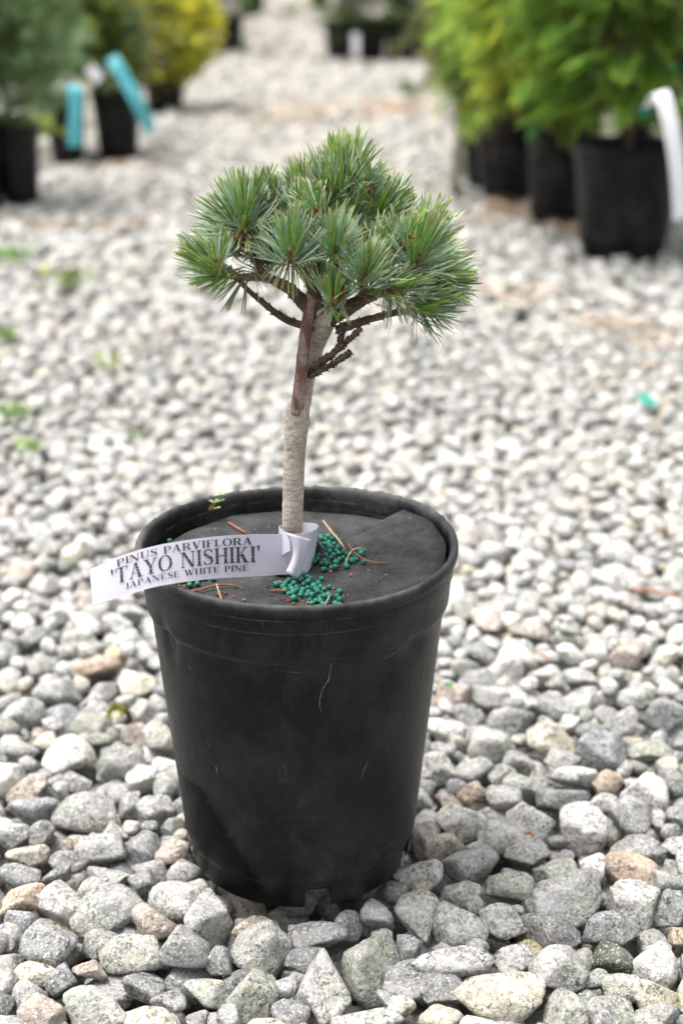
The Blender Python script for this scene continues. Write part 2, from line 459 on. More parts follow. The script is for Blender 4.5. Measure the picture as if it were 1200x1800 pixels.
# stones read off the photograph: x y w h (photo pixels), colour
HERO = """147 1415 120 80 g|57 1402 84 56 b|20 1450 62 46 g|72 1447 48 46 d|48 1483 74 42 c|173 1481 90 60 g|132 1464 52 36 p|202 1450 46 48 l
247 1477 72 66 d|122 1497 70 44 d|100 1518 70 40 d|33 1522 70 42 d|188 1525 74 40 l|250 1538 54 60 d|38 1565 86 62 o|107 1571 84 74 l|192 1588 130 100 g
313 1571 102 78 l|368 1604 80 100 l|333 1511 60 60 l|302 1484 56 56 p|35 1596 56 46 b|87 1645 106 92 d|14 1628 46 52 g|270 1614 86 66 p|230 1666 110 74 v
183 1644 72 54 g|322 1664 90 86 g|384 1671 52 52 d|48 1696 86 48 c|14 1706 44 52 g|50 1728 62 60 g|172 1750 122 74 v|267 1778 106 62 c|67 1771 84 64 p
292 1746 62 50 g|104 1702 62 58 d|362 1724 80 52 v|25 1790 62 42 l|458 1651 100 90 g|558 1627 102 62 d|562 1722 98 134 l|652 1674 100 130 v|662 1588 56 56 l
733 1518 86 64 l|732 1592 84 92 l|795 1676 138 54 l|645 1782 126 62 l|446 1733 86 92 v|500 1717 50 40 g|507 1768 64 62 d|472 1790 92 36 c|460 1600 86 44 p
606 1600 58 50 d|772 1778 82 62 c|785 1722 84 50 d|718 1650 46 60 g|705 1748 52 38 c|881 1733 156 94 c|981 1691 102 86 l|909 1668 80 76 l|967 1621 110 74 d
1004 1565 132 88 g|884 1598 88 62 l|974 1516 76 84 v|1109 1506 94 80 o|1046 1508 62 62 w|1118 1580 94 90 l|1074 1614 94 72 d|1079 1666 74 66 k|1148 1678 86 80 w
897 1541 88 58 v|825 1502 102 78 g|806 1555 82 52 v|808 1614 92 84 g|1030 1438 80 84 w|1104 1422 76 74 g|878 1447 76 84 l|930 1425 82 78 l|811 1423 86 66 w
1176 1581 58 66 d|1180 1534 66 48 g|1050 1702 56 42 g|1096 1716 72 52 v|1150 1733 108 58 c|1074 1768 92 76 g|1155 1776 88 68 g|997 1758 76 76 v|968 1794 102 48 g
846 1786 82 44 w|1122 1475 100 44 g|1194 1628 40 44 o|120 1312 86 76 w|210 1331 92 84 g|158 1258 66 56 v|241 1191 64 40 c|206 1143 52 54 y|252 1236 50 46 v
16 1357 66 72 w|254 1352 66 56 l|268 1408 66 60 l|233 1401 42 60 g|300 1438 52 44 d|44 1374 72 52 p|279 1292 48 60 l|240 1277 56 46 p|288 1365 44 50 g
1056 1133 74 58 l|1101 1158 62 46 p|887 1160 76 54 w|821 1160 66 38 v|896 1250 86 66 g|967 1230 92 48 g|973 1288 96 60 c|1058 1313 92 66 b|862 1297 82 66 l
783 1268 66 52 w|913 1326 60 52 g|1142 1305 82 40 v|1100 1267 66 38 d|1167 1251 72 74 d|1134 1380 82 72 w|1067 1359 56 46 o|992 1388 92 44 d|917 1368 74 50 v
825 1378 52 46 o|830 1338 70 50 g|767 1330 66 52 l|1183 1358 46 80 d|1008 1351 82 42 l|755 1463 56 74 p|100 1205 80 60 g|40 1240 80 56 g|30 1300 70 50 l
70 1160 70 50 l|140 1110 70 46 l|20 1120 70 44 g|960 1170 70 44 l|1170 1140 60 50 l|1120 1215 64 44 g|1000 1120 60 40 g|860 1210 70 44 l|800 1215 60 44 p"""
heroes = [(float(a), float(b), float(c), float(d), e) for a, b, c, d, e in (t.split() for t in HERO.replace('\n', '|').split('|'))]

CELL = 0.003
HX0, HX1, HY0, HY1 = -1.0, 1.0, -0.46, 1.62
NX, NY = int((HX1 - HX0) / CELL), int((HY1 - HY0) / CELL)
H = np.full((NX, NY), -0.055); ID = np.full((NX, NY), -1, dtype=int)
stones = []                                # (x, y, z, a, b, c, yaw, tiltx, tilty, tint, alpha)
def footprint(x, y, a, b, yaw):
    R = max(a, b)
    i0, i1 = int((x - R - HX0) / CELL), int((x + R - HX0) / CELL) + 2
    j0, j1 = int((y - R - HY0) / CELL), int((y + R - HY0) / CELL) + 2
    if i0 < 0 or j0 < 0 or i1 >= NX or j1 >= NY: return None
    X = HX0 + (np.arange(i0, i1) + 0.5) * CELL - x; Y = HY0 + (np.arange(j0, j1) + 0.5) * CELL - y
    X, Y = X[:, None], Y[None, :]
    cy, sy = cos(yaw), sin(yaw)
    u = (X * cy + Y * sy) / a; v = (-X * sy + Y * cy) / b
    q = 1 - u * u - v * v
    mk = q > 0
    if not mk.any(): return None
    return (slice(i0, i1), slice(j0, j1)), mk, np.sqrt(np.maximum(q, 0))
def rest(fp, c, pct):
    sl, mk, q = fp
    return float(np.percentile((H[sl] + 0.88 * c * q)[mk], pct))
def settle(x, y, z, a, b, c, yaw, fp, tint, alpha):
    sl, mk, q = fp
    top = np.where(mk, z + 0.88 * c * q, -9)
    up = top > H[sl]
    h = H[sl]; h[up] = top[up]; i = ID[sl]; i[up] = len(stones)
    stones.append((x, y, z, a, b, c, yaw, rng.normal(0, 0.22), rng.normal(0, 0.22), tint, alpha))
def rnd_tint():
    k = rng.choice(list('gdlwcopvkyb'), p=[0.33, 0.13, 0.27, 0.10, 0.065, 0.012, 0.038, 0.03, 0.003, 0.007, 0.015])
    t = np.array(TINT[k]) * rng.uniform(0.85, 1.15)
    return t, ALG[k] * rng.uniform(0.4, 1.3)
def half_w(y): return 0.235 * (y - CAM[1]) + 0.22
def rnd_xy(y0=HY0 + 0.05, y1=HY1 - 0.05):
    while True:
        y = rng.uniform(y0, y1); w = half_w(y); x = rng.uniform(-w, w)
        if rng.uniform(0, half_w(y1)) < w: return x, y
def near_pot(x, y, r): return math.hypot(x - POT[0], y - POT[1]) < r
def drop(n, K, smin, smax, zmax, pot_r, ya=HY0 + 0.05, yb=HY1 - 0.05):
    for _ in range(n):
        s = smin * (smax / smin) ** (rng.uniform() ** 1.25)
        a = s * rng.uniform(1.0, 1.35); b = s * rng.uniform(0.8, 1.05); c = s * rng.uniform(0.6, 0.85)
        best = None
        for _k in range(K):
            x, y = rnd_xy(ya, yb); yaw = rng.uniform(0, pi)
            if near_pot(x, y, pot_r + 0.8 * b): continue
            fp = footprint(x, y, a, b, yaw)
            if fp is None: continue
            z = rest(fp, c, 84)
            if best is None or z < best[0]: best = (z, x, y, yaw, fp)
        if best is None or best[0] + 0.85 * c > zmax + (0.010 if best[2] > 0.30 else 0.0): continue
        t, al = rnd_tint()
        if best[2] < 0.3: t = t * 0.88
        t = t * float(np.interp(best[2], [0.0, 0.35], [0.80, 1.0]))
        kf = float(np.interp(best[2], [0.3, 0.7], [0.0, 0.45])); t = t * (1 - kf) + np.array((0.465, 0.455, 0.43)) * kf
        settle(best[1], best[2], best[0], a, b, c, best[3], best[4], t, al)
drop(2900, 3, 0.011, 0.022, -0.010, -1)
hero_first = len(stones)
heroes.sort(key=lambda q: q[1])
hp = np.array([G(q[0], q[1], -0.003)[:2] for q in heroes]); hr = np.array([(sqrt(q[2] * q[3]) / 2) / ppm(G(q[0], q[1], 0)) for q in heroes])
h0 = hp.copy()
for _ in range(40):                          # stones shoulder each other aside
    dv = hp[:, None] - hp[None]; dd = np.hypot(dv[..., 0], dv[..., 1]) + 1e-9
    ov = np.maximum(0.0, (hr[:, None] + hr[None]) * 0.90 - dd); np.fill_diagonal(ov, 0)
    hp = hp + 0.22 * (dv / dd[..., None] * ov[..., None]).sum(1) + 0.04 * (h0 - hp)
    rp = np.hypot(hp[:, 0] - POT[0], hp[:, 1] - POT[1]); inn = rp < 0.078 + 0.75 * hr
    hp[inn] = POT[:2] + (hp[inn] - POT[:2]) / rp[inn, None] * (0.078 + 0.75 * hr[inn, None])
for hi, (px, py, w, h, k) in enumerate(heroes):
    z = -0.004
    for it in range(3):
        p = np.array((hp[hi, 0], hp[hi, 1], z)); s = ppm(p)
        a = w / 2 / s * 1.06; b = h / 2 / s * 1.10; c = min(h / 2 / s * 0.98, 1.15 * a)
        yaw = rng.normal(0, 0.12)
        fp = footprint(p[0], p[1], a, b, yaw)
        if fp is None: break
        z = min(max(rest(fp, c, 60), -0.013), 0.006)
    if fp is None: continue
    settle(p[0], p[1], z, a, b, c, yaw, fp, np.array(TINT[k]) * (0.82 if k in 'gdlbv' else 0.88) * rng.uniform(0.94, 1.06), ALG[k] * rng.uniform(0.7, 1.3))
hero_last = len(stones)
drop(3000, 8, 0.007, 0.021, -0.004, 0.070, HY0 + 0.05, 0.34)
drop(7500, 4, 0.0075, 0.017, -0.002, 0.070, 0.28, HY1 - 0.05)
print('stones', len(stones))
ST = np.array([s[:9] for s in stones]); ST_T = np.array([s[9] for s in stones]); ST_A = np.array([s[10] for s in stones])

def vnoise(p, seed=0):
    """smooth lattice noise in -1..1 for an (..., 3) array"""
    i = np.floor(p).astype(np.int64); f = p - i; f = f * f * (3 - 2 * f)
    def hsh(x, y, z):
        h = (x * 374761393 + y * 668265263 + z * 2147483647 + seed * 1274126177) & 0x7fffffff
        h = ((h ^ (h >> 13)) * 1274126177) & 0x7fffffff
        return ((h ^ (h >> 16)) & 0xffff) / 32767.5 - 1
    r = 0
    for a in (0, 1):
        for b in (0, 1):
            for c in (0, 1):
                w = (f[..., 0] if a else 1 - f[..., 0]) * (f[..., 1] if b else 1 - f[..., 1]) * (f[..., 2] if c else 1 - f[..., 2])
                r = r + w * hsh(i[..., 0] + a, i[..., 1] + b, i[..., 2] + c)
    return r
def stone_shapes(n, sub, axes, yaw, tx, ty, pos, seed, pw=55.0):
    """angular crushed-stone bodies: a rounded cut polyhedron per stone"""
    r_ = np.random.default_rng(seed)
    U, F = ico(sub)
    K = 9
    nr = r_.normal(size=(n, K, 3)); nr /= np.linalg.norm(nr, axis=2)[:, :, None]
    d = r_.uniform(0.52, 0.92, (n, K))
    dots = np.einsum('vk,npk->nvp', U, nr)
    q = np.maximum(dots / d[:, None, :], 0) ** pw
    q = q.sum(2) + 1.16 ** (-pw)
    r = q ** (-1 / pw)
    off = r_.uniform(-50, 50, (n, 1, 3))
    for fr, am in ((1.3, 0.05), (3.2, 0.035), (7.0, 0.026), (15.0, 0.016))[:2 if sub < 3 else sub]:
        r = r * (1 + am * vnoise(U[None] * fr + off, seed))
    V = U[None] * r[:, :, None]
    V = V - (V.max(1) + V.min(1))[:, None, :] / 2
    V = V / ((V.max(1) - V.min(1)) / 2)[:, None, :] * axes[:, None, :]
    cx, sx, cyy, syy, cz, sz = np.cos(tx), np.sin(tx), np.cos(ty), np.sin(ty), np.cos(yaw), np.sin(yaw)
    Z = np.zeros(n); O = np.ones(n)
    Rx = np.stack([np.stack([O, Z, Z], 1), np.stack([Z, cx, -sx], 1), np.stack([Z, sx, cx], 1)], 1)
    Ry = np.stack([np.stack([cyy, Z, syy], 1), np.stack([Z, O, Z], 1), np.stack([-syy, Z, cyy], 1)], 1)
    Rz = np.stack([np.stack([cz, -sz, Z], 1), np.stack([sz, cz, Z], 1), np.stack([Z, Z, O], 1)], 1)
    R = Rz @ Ry @ Rx
    V = np.einsum('nij,nvj->nvi', R, V)
    return V, F
def stone_mass(name, idx_pos, axes, yaw, tx, ty, tint, alpha, sub, seed):
    n = len(idx_pos)
    V, F = stone_shapes(n, sub, axes, yaw, tx, ty, idx_pos, seed)
    nv = V.shape[1]
    V = (V + idx_pos[:, None, :]).reshape(-1, 3)
    FF = (F[None] + (np.arange(n) * nv)[:, None, None]).reshape(-1, 3)
    me = mesh_np(name, V - root_loc(ground), FF, True)
    cc = np.repeat(np.concatenate([tint, alpha[:, None]], 1), nv, 0)
    add_col(me, cc)
    o = link(name, me, M_STONE, ground)
    o['kind'] = 'stuff'
    return o

# which stones show largest in the picture
ii, jj = np.nonzero(ID >= 0)
cp = np.stack([HX0 + (ii + 0.5) * CELL, HY0 + (jj + 0.5) * CELL, H[ii, jj]], 1)
qx, qy, qw = project(cp)
inpot = (qy > 870) & (qy < 1585) & (np.abs(qx - 521) < np.interp(qy, [870, 970, 1585], [180, 275, 175]))
ok = (qx > 0) & (qx < 1200) & (qy < 1800) & ~inpot
area = np.bincount(ID[ii[ok], jj[ok]], weights=1.0 / qw[ok] ** 2.6, minlength=len(stones))
area[hero_first:hero_last] *= 1.25
order = np.argsort(-area)
single = np.zeros(len(stones), bool); single[order[:296]] = True
sidx = np.nonzero(single)[0]
for grp, sub, sd in ((order[:296], 4, 11),):
    SV, SF = stone_shapes(len(grp), sub, ST[grp, 3:6], ST[grp, 6], ST[grp, 7], ST[grp, 8], ST[grp, :3], sd)
    for j, i in enumerate(grp):
        me = mesh_np('stone', SV[j], SF, True)
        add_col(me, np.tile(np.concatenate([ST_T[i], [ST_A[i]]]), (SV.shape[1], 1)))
        link('stone', me, M_STONE, ground, ST[i, :3] - root_loc(ground))
used = np.bincount(ID[ii, jj], minlength=len(stones)) > 0       # buried ones that show nowhere are dropped
rest_front = np.nonzero(~single & used & (ST[:, 1] < 0.12))[0]
rest_near = np.nonzero(~single & used & (ST[:, 1] >= 0.12) & (ST[:, 1] < 0.75))[0]
rest_mid = np.nonzero(~single & used & (ST[:, 1] >= 0.75) & (ST[:, 1] < 1.0))[0]
rest_far = np.nonzero(~single & used & (ST[:, 1] >= 1.0))[0]
for nm, ix, sub in (('gravel', rest_front, 3), ('gravel', rest_near, 2), ('gravel', rest_mid, 2), ('gravel', rest_far, 1)):
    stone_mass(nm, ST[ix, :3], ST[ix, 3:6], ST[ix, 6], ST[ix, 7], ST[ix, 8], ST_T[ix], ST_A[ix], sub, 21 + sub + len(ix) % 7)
    print('mass', len(ix))
# farther gravel, looser and simpler with distance
def far_gravel(y0, y1, sp, sub, seed, extra=0.5, dusty=(1, 1, 1)):
    pts = []
    y = y0
    while y < y1:
        w = 0.235 * (y - CAM[1]) + extra
        x = np.arange(-w, w, sp); pts.append(np.stack([x, np.full(len(x), y)], 1)); y += sp * 0.9
    p = np.concatenate(pts); n = len(p); r_ = np.random.default_rng(seed)
    p = p + r_.uniform(-0.45, 0.45, p.shape) * sp
    s = sp * 0.5 * np.exp(r_.normal(0.12, 0.27, n))
    ax = np.stack([s * r_.uniform(1.0, 1.4, n), s * r_.uniform(0.85, 1.1, n), s * r_.uniform(0.6, 0.85, n)], 1)
    z = r_.uniform(-0.028, 0.002, n) - 0.25 * ax[:, 2]
    tt = np.array([np.concatenate([t, [a]]) for t, a in (rnd_tint() for _ in range(n))])
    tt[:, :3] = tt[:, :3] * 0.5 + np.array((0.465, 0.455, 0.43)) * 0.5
    tt[:, :3] *= np.array(dusty)
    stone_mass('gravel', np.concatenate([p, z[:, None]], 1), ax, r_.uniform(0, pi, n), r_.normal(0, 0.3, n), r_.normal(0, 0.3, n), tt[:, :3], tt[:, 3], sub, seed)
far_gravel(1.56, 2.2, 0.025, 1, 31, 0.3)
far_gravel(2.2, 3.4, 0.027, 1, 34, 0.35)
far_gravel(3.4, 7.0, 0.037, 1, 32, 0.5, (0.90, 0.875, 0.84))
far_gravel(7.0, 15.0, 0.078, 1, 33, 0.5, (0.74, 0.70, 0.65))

# ------------------------------------------------------------------ nursery pots
def lathe(profile, ns, close=False, a0=0.0):
    pr = np.array(profile, float); n = len(pr)
    ang = a0 + np.arange(ns) * 2 * pi / ns
    V = np.stack([pr[:, None, 0] * np.cos(ang)[None], pr[:, None, 0] * np.sin(ang)[None], np.repeat(pr[:, 1:2], ns, 1)], 2).reshape(-1, 3)
    F = []
    for i in range(n - 1):
        for k in range(ns):
            k2 = (k + 1) % ns
            F.append((i * ns + k, i * ns + k2, (i + 1) * ns + k2, (i + 1) * ns + k))
    return V, np.array(F)
PR_RIM = [(0.1035, 0.2300), (0.1042, 0.2380), (0.1050, 0.2430), (0.1060, 0.2448), (0.1075, 0.2456), (0.1092, 0.2452), (0.1100, 0.2442), (0.1104, 0.2425), (0.1104, 0.2400), (0.1100, 0.2378), (0.1092, 0.2362), (0.1072, 0.2354)]
PR_COLLAR = [(0.1073, 0.2356), (0.1076, 0.2330), (0.1078, 0.2262), (0.1070, 0.2254), (0.1066, 0.2244), (0.1060, 0.2160), (0.1054, 0.2080), (0.1050, 0.2050), (0.1036, 0.2022), (0.1022, 0.2012)]
PR_BODY = [(0.1024, 0.2014), (0.1018, 0.2000)] + [(0.1018 - 0.0168 * t, 0.2000 - 0.176 * t) for t in np.linspace(0.03, 1, 40)] + [(0.0846, 0.0228), (0.0840, 0.0219), (0.0832, 0.0216)]
PR_FOOT = [(0.0836, 0.0217), (0.0830, 0.0205), (0.0818, 0.0120), (0.0806, 0.0040), (0.0800, 0.0005), (0.0788, 0.0005), (0.0794, 0.0050), (0.0802, 0.0190)]
PR_IN = [(0.1036, 0.2300), (0.1020, 0.2240), (0.1024, 0.2225), (0.1012, 0.2190), (0.1015, 0.2178), (0.1003, 0.2130), (0.0985, 0.1900), (0.0960, 0.1650)]
def dent(V):
    """pushes of use in the side wall; angles from +X, camera side is -Y"""
    V = V.copy()
    ang = np.arctan2(V[:, 1], V[:, 0]); r = np.hypot(V[:, 0], V[:, 1]); f = np.zeros(len(V))
    for a_, z_, wa, wz, dp in ((radians(-62), 0.170, 0.17, 0.020, -0.0042), (radians(-40), 0.198, 0.10, 0.009, -0.0022),
                               (radians(-146), 0.196, 0.065, 0.013, -0.0046), (radians(-100), 0.10, 0.5, 0.05, 0.0010), (radians(-75), 0.06, 0.35, 0.04, -0.0012)):
        da = (ang - a_ + pi) % (2 * pi) - pi
        f += dp * np.exp(-(da / wa) ** 2 - ((V[:, 2] - z_) / wz) ** 2)
    k = (r + f) / r
    V[:, 0] *= k; V[:, 1] *= k
    return V
NS = 192
pot = thing('nursery_pot', tuple(POT), 'scuffed black plastic pot in front holding the small pine', 'pot')
def add_part(name, prof, parent, mat, ns=NS, mod=None, drop_faces=None):
    V, F = lathe(prof, ns)
    if mod is not None: V = mod(V)
    if drop_faces is not None: F = F[drop_faces(V, F)]
    me = mesh_np(name, V, F, True)
    return link(name, me, mat, parent)
def rim_wear(V):
    V = V.copy(); ang = np.arctan2(V[:, 1], V[:, 0])
    r_ = np.random.default_rng(5); nz = np.zeros(len(V))
    for fr in (23, 41, 67, 90): nz += np.sin(ang * fr + r_.uniform(0, 6.28)) / 4
    back = np.clip(np.sin(ang) * 1.2 + 0.25 * np.cos(ang) + 0.1, 0, 1)
    top = V[:, 2] > 0.2425
    V[:, 2] += np.where(top, nz * (0.0003 + 0.0011 * back), 0)
    V[:, 2] += 0.0012 * np.sin(ang * 2 + 0.6) + 0.0008 * np.sin(ang * 3)
    rr = 1 + 0.004 * np.sin(2 * ang + 1.0)
    V[:, 0] *= rr; V[:, 1] *= rr
    return V
def notch(V, F):
    c = V[F].mean(1); ang = np.degrees(np.arctan2(c[:, 1], c[:, 0]))
    k = np.ones(len(F), bool)
    for a_, w_ in ((-79, 6.5), (-19, 5), (41, 7), (101, 7), (161, 7)):
        da = (ang - a_ + 180) % 360 - 180
        k &= ~((np.abs(da) < w_) & (c[:, 2] < 0.0165) & (c[:, 2] > -1))
    return k
FOOT_FINE = []
for a_, b_ in zip(PR_FOOT[:-1], PR_FOOT[1:]):
    for t in np.linspace(0, 1, 3, endpoint=False): FOOT_FINE.append((a_[0] + (b_[0] - a_[0]) * t, a_[1] + (b_[1] - a_[1]) * t))
FOOT_FINE.append(PR_FOOT[-1])
add_part('rim', PR_RIM, pot, M_POT, mod=rim_wear)
add_part('collar', PR_COLLAR, pot, M_POT, mod=dent)
add_part('body', PR_BODY, pot, M_POT, mod=dent)
add_part('foot', FOOT_FINE, pot, M_POT, drop_faces=notch)
add_part('inner_wall', PR_IN, pot, M_POT)
add_part('base', [(0.0815, 0.0208), (0.05, 0.0200), (0.0005, 0.0200)], pot, M_POT)
# scuffs: thin raised welts of pale plastic on the wall, given as photo pixels on the front of the pot
def on_pot(px, py):
    d = ray(px, py); lo = None
    for k in range(60):
        t = 0.75 + 0.5 * k / 60
        q = CAM + d * t / d[1] * 1.0 if False else CAM + d * t
        r = math.hypot(q[0] - POT[0], q[1] - POT[1])
        rr = np.interp(q[2] - POT[2], [0.0, 0.021, 0.0228, 0.2, 0.2025, 0.2254, 0.226, 0.2345, 0.2395, 0.2452], [0.080, 0.0832, 0.0846, 0.1018, 0.1036, 0.1066, 0.1078, 0.1073, 0.1108, 0.1092])
        if r < rr: lo = t; break
    if lo is None: return None
    a, b = lo - 0.5 / 60, lo
    for _ in range(18):
        t = (a + b) / 2; q = CAM + d * t
        r = math.hypot(q[0] - POT[0], q[1] - POT[1])
        rr = np.interp(q[2] - POT[2], [0.0, 0.021, 0.0228, 0.2, 0.2025, 0.2254, 0.226, 0.2345, 0.2395, 0.2452], [0.080, 0.0832, 0.0846, 0.1018, 0.1036, 0.1066, 0.1078, 0.1073, 0.1108, 0.1092])
        if r < rr: b = t
        else: a = t
    q = CAM + d * a
    # follow the dents
    qq = dent(np.array([q - POT]))[0] + POT
    return qq
def scuff(pts, w):
    q = [on_pot(*p) for p in pts]; q = [x for x in q if x is not None]
    if len(q) < 2: return
    r_ = [w * 0.4] + [w * random.uniform(0.7, 1.3) for _ in q[1:-1]] + [w * 0.3]
    V, T, _, _ = tube(q, r_, 5, 4, 0.3, True, int(pts[0][0]))
    put('scuff_mark', V, T, M_SCUFF, pot)
for pts, w in (([(592, 1148), (584, 1160), (580, 1178), (577, 1195), (570, 1206), (563, 1224), (562, 1240), (565, 1252)], 0.00040),
               ([(592, 1148), (604, 1149), (616, 1148), (630, 1142)], 0.0003), ([(646, 1134), (650, 1124), (656, 1130), (655, 1138)], 0.00032),
               ([(672, 1160), (690, 1150), (706, 1136)], 0.0004), ([(718, 1090), (726, 1100), (734, 1098), (738, 1086)], 0.00028),
               ([(381, 1348), (383, 1360)], 0.0012), ([(346, 1398), (345, 1412)], 0.0003), ([(332, 1172), (336, 1180)], 0.0006), ([(364, 1302), (370, 1312)], 0.0005),
               ([(648, 1335), (640, 1352), (633, 1372)], 0.00035), ([(480, 1178), (520, 1182), (560, 1181)], 0.0002),
               ([(600, 1540), (640, 1525), (670, 1508), (696, 1492)], 0.00018)):
    scuff(pts, w)

def bg_pot(px, py, size, label, width=1.0, lean=0.0, yoff=0.0):
    """a pot of the same make whose front foot stands at that spot of the gravel"""
    p = G(px, py, 0.0)
    r = 0.075 * size * width
    base = np.array((p[0], p[1] + r + yoff, -0.004))
    t = thing('nursery_pot', tuple(base), label, 'pot', 'black nursery pots standing behind')
    t.rotation_euler = (0, lean, 0)
    sc = np.array((size * width, size * width, size))
    for nm, prof in (('rim', PR_RIM), ('collar', PR_COLLAR), ('body', PR_BODY[::6] + PR_BODY[-3:]), ('foot', PR_FOOT), ('inner_wall', PR_IN)):
        V, F = lathe(prof, 48)
        link(nm, mesh_np(nm, V * sc, F, True), M_POT_BG, t)
    V, F = lathe([(0.0980, 0.205), (0.06, 0.210), (0.001, 0.212)], 32)
    s = link('soil', mesh_np('soil', V * sc, F, True), M_SOIL, t)
    return t, base + np.array((0, 0, 0.212 * size))

# ------------------------------------------------------------------ inside the pot: mat, compost, pellets, litter
soil_c = POT + np.array((0, 0, 0.0))
V, F = lathe([(0.0985, 0.2135), (0.07, 0.2135), (0.03, 0.214), (0.0005, 0.214)], 48)
soil = link('potting_compost', mesh_np('potting_compost', V, F), M_SOIL, None, (POT[0], POT[1], 0.0))
tag(soil, 'dark bark compost filling the pot under the felt mat', 'compost', None, 'stuff')
SLIT = radians(42)
def disc_z(x, y):
    """height of the felt mat at a place in pot coordinates"""
    r = math.hypot(x, y); a = atan2(y, x)
    z = 0.2312 + (0.0016 * sin(3 * a + 1) + 0.0015 * sin(2 * a)) * r / 0.1 + 0.0008 * sin(70 * x + 1) * sin(60 * y) + 0.0006 * sin(150 * y + 90 * x)
    da = (SLIT - a) % (2 * pi)                       # going clockwise from the slit
    if da < radians(110): z += 0.0115 * (r / 0.1) ** 1.6 * (1 - da / radians(110)) ** 0.6
    return z
rings = np.linspace(0.012, 0.0995, 16); nseg = 120
V = []; F = []
for i, r in enumerate(rings):
    for k in range(nseg + 1):
        a = SLIT - 1e-3 - k * (2 * pi - 2e-3) / nseg
        rr = r
        if i == len(rings) - 1: rr = 0.0990 + 0.0006 * sin(a * 17) + (0.0035 if (SLIT - a) % (2 * pi) < radians(100) else 0)
        x, y = rr * cos(a), rr * sin(a)
        V.append((x, y, disc_z(x, y)))
for i in range(len(rings) - 1):
    for k in range(nseg):
        a = SLIT - (k + 0.5) * 2 * pi / nseg
        r = rings[i]
        front_gap = abs((a + radians(112) + pi) % (2 * pi) - pi) < radians(26) and r < 0.028
        right_gap = abs((a - radians(5) + pi) % (2 * pi) - pi) < radians(24) and 0.0 < r < 0.028
        if front_gap or right_gap: continue
        q = i * (nseg + 1) + k
        F.append((q, q + 1, q + nseg + 2, q + nseg + 1))
me = mesh_np('weed_mat', V, F, True)
mat_o = link('weed_mat', me, M_FELT, None, (POT[0], POT[1], 0.0))
sol = mat_o.modifiers.new('thick', 'SOLIDIFY'); sol.thickness = 0.0016; sol.offset = -1
tag(mat_o, 'black felt weed mat with a slit lying inside the front pot', 'weed mat')
def mat_pt(px, py):
    """place on the mat seen at that photo pixel"""
    z = 0.2315
    for _ in range(6):
        p = G(px, py, z); z = disc_z(p[0] - POT[0], p[1] - POT[1])
    return np.array((p[0], p[1], z))
# a lifted corner of the mat beside the trunk
f0, f1, f2 = mat_pt(556, 990), mat_pt(592, 1003), P(557, 952, 0.012)
fl = []
for i in range(7):
    for j in range(7 - i):
        u, v = i / 6, j / 6; w = 1 - u - v
        q = f0 * w + f1 * u + f2 * v; q = q + np.array((0, 0.003 * sin(pi * v), 0.0))
        fl.append(q)
FT = []; idx = {}; c = 0
for i in range(7):
    for j in range(7 - i): idx[(i, j)] = c; c += 1
for i in range(6):
    for j in range(6 - i):
        FT.append((idx[(i, j)], idx[(i + 1, j)], idx[(i, j + 1)]))
        if j < 5 - i: FT.append((idx[(i + 1, j)], idx[(i + 1, j + 1)], idx[(i, j + 1)]))
flap = put('lifted_corner', fl, FT, M_FELT, mat_o)
so = flap.modifiers.new('thick', 'SOLIDIFY'); so.thickness = 0.0014

PV, PF = ico(3)
pel_mesh = []
for k in range(5):
    r_ = np.random.default_rng(90 + k); W = PV.copy()
    for fr in (2, 4): W = W * (1 + 0.035 * np.sin(PV @ r_.normal(size=3) * fr + r_.uniform(0, 6))[:, None])
    me = mesh_np('fertiliser_pellet', W, PF, True); me.materials.append(M_PELLET); pel_mesh.append(me)
pellets = []
def pellet_heap(poly, n, label, group, seed, zlift=0.0):
    r_ = np.random.default_rng(seed); mine = []
    for _ in range(n):
        best = None
        for _k in range(12):
            (px, py, sx, sy) = poly[r_.integers(len(poly))]
            q = mat_pt(px + r_.normal(0, sx), py + r_.normal(0, sy))
            r = 0.0023 * r_.uniform(0.74, 1.12)
            z = disc_z(q[0] - POT[0], q[1] - POT[1]) + zlift + r * 0.95
            for (x2, y2, z2, r2) in mine:
                d2 = (x2 - q[0]) ** 2 + (y2 - q[1]) ** 2; s = (r + r2) * 0.97
                if d2 < s * s: z = max(z, z2 + sqrt(s * s - d2))
            if best is None or z < best[2]: best = (q[0], q[1], z, r)
        mine.append(best)
        o = bpy.data.objects.new('fertiliser_pellet', pel_mesh[r_.integers(5)]); COL.objects.link(o)
        o.location = best[:3]; o.scale = (best[3],) * 3
        o.rotation_euler = tuple(r_.uniform(0, 6, 3))
        tag(o, label, 'pellet', group)
pellet_heap([(508, 1030, 10, 6), (545, 1046, 20, 9), (564, 1056, 12, 7), (525, 1036, 15, 8)], 58, 'teal fertiliser pellet in the heap in front of the trunk', 'pellets in the heap in front of the trunk', 1)
pellet_heap([(582, 966, 12, 7), (608, 982, 24, 9), (634, 986, 16, 7), (580, 978, 12, 9)], 54, 'teal fertiliser pellet in the heap behind the lifted mat corner', 'pellets in the heap behind the lifted mat corner', 2)
pellet_heap([(335, 1023, 10, 5), (365, 1022, 14, 5), (345, 1028, 14, 4)], 24, 'teal fertiliser pellet in the heap under the white label', 'pellets in the heap under the white label', 3)
pellet_heap([(298, 957, 1, 1)], 1, 'single teal fertiliser pellet by the left inner wall of the pot', 'lone pellet', 4)

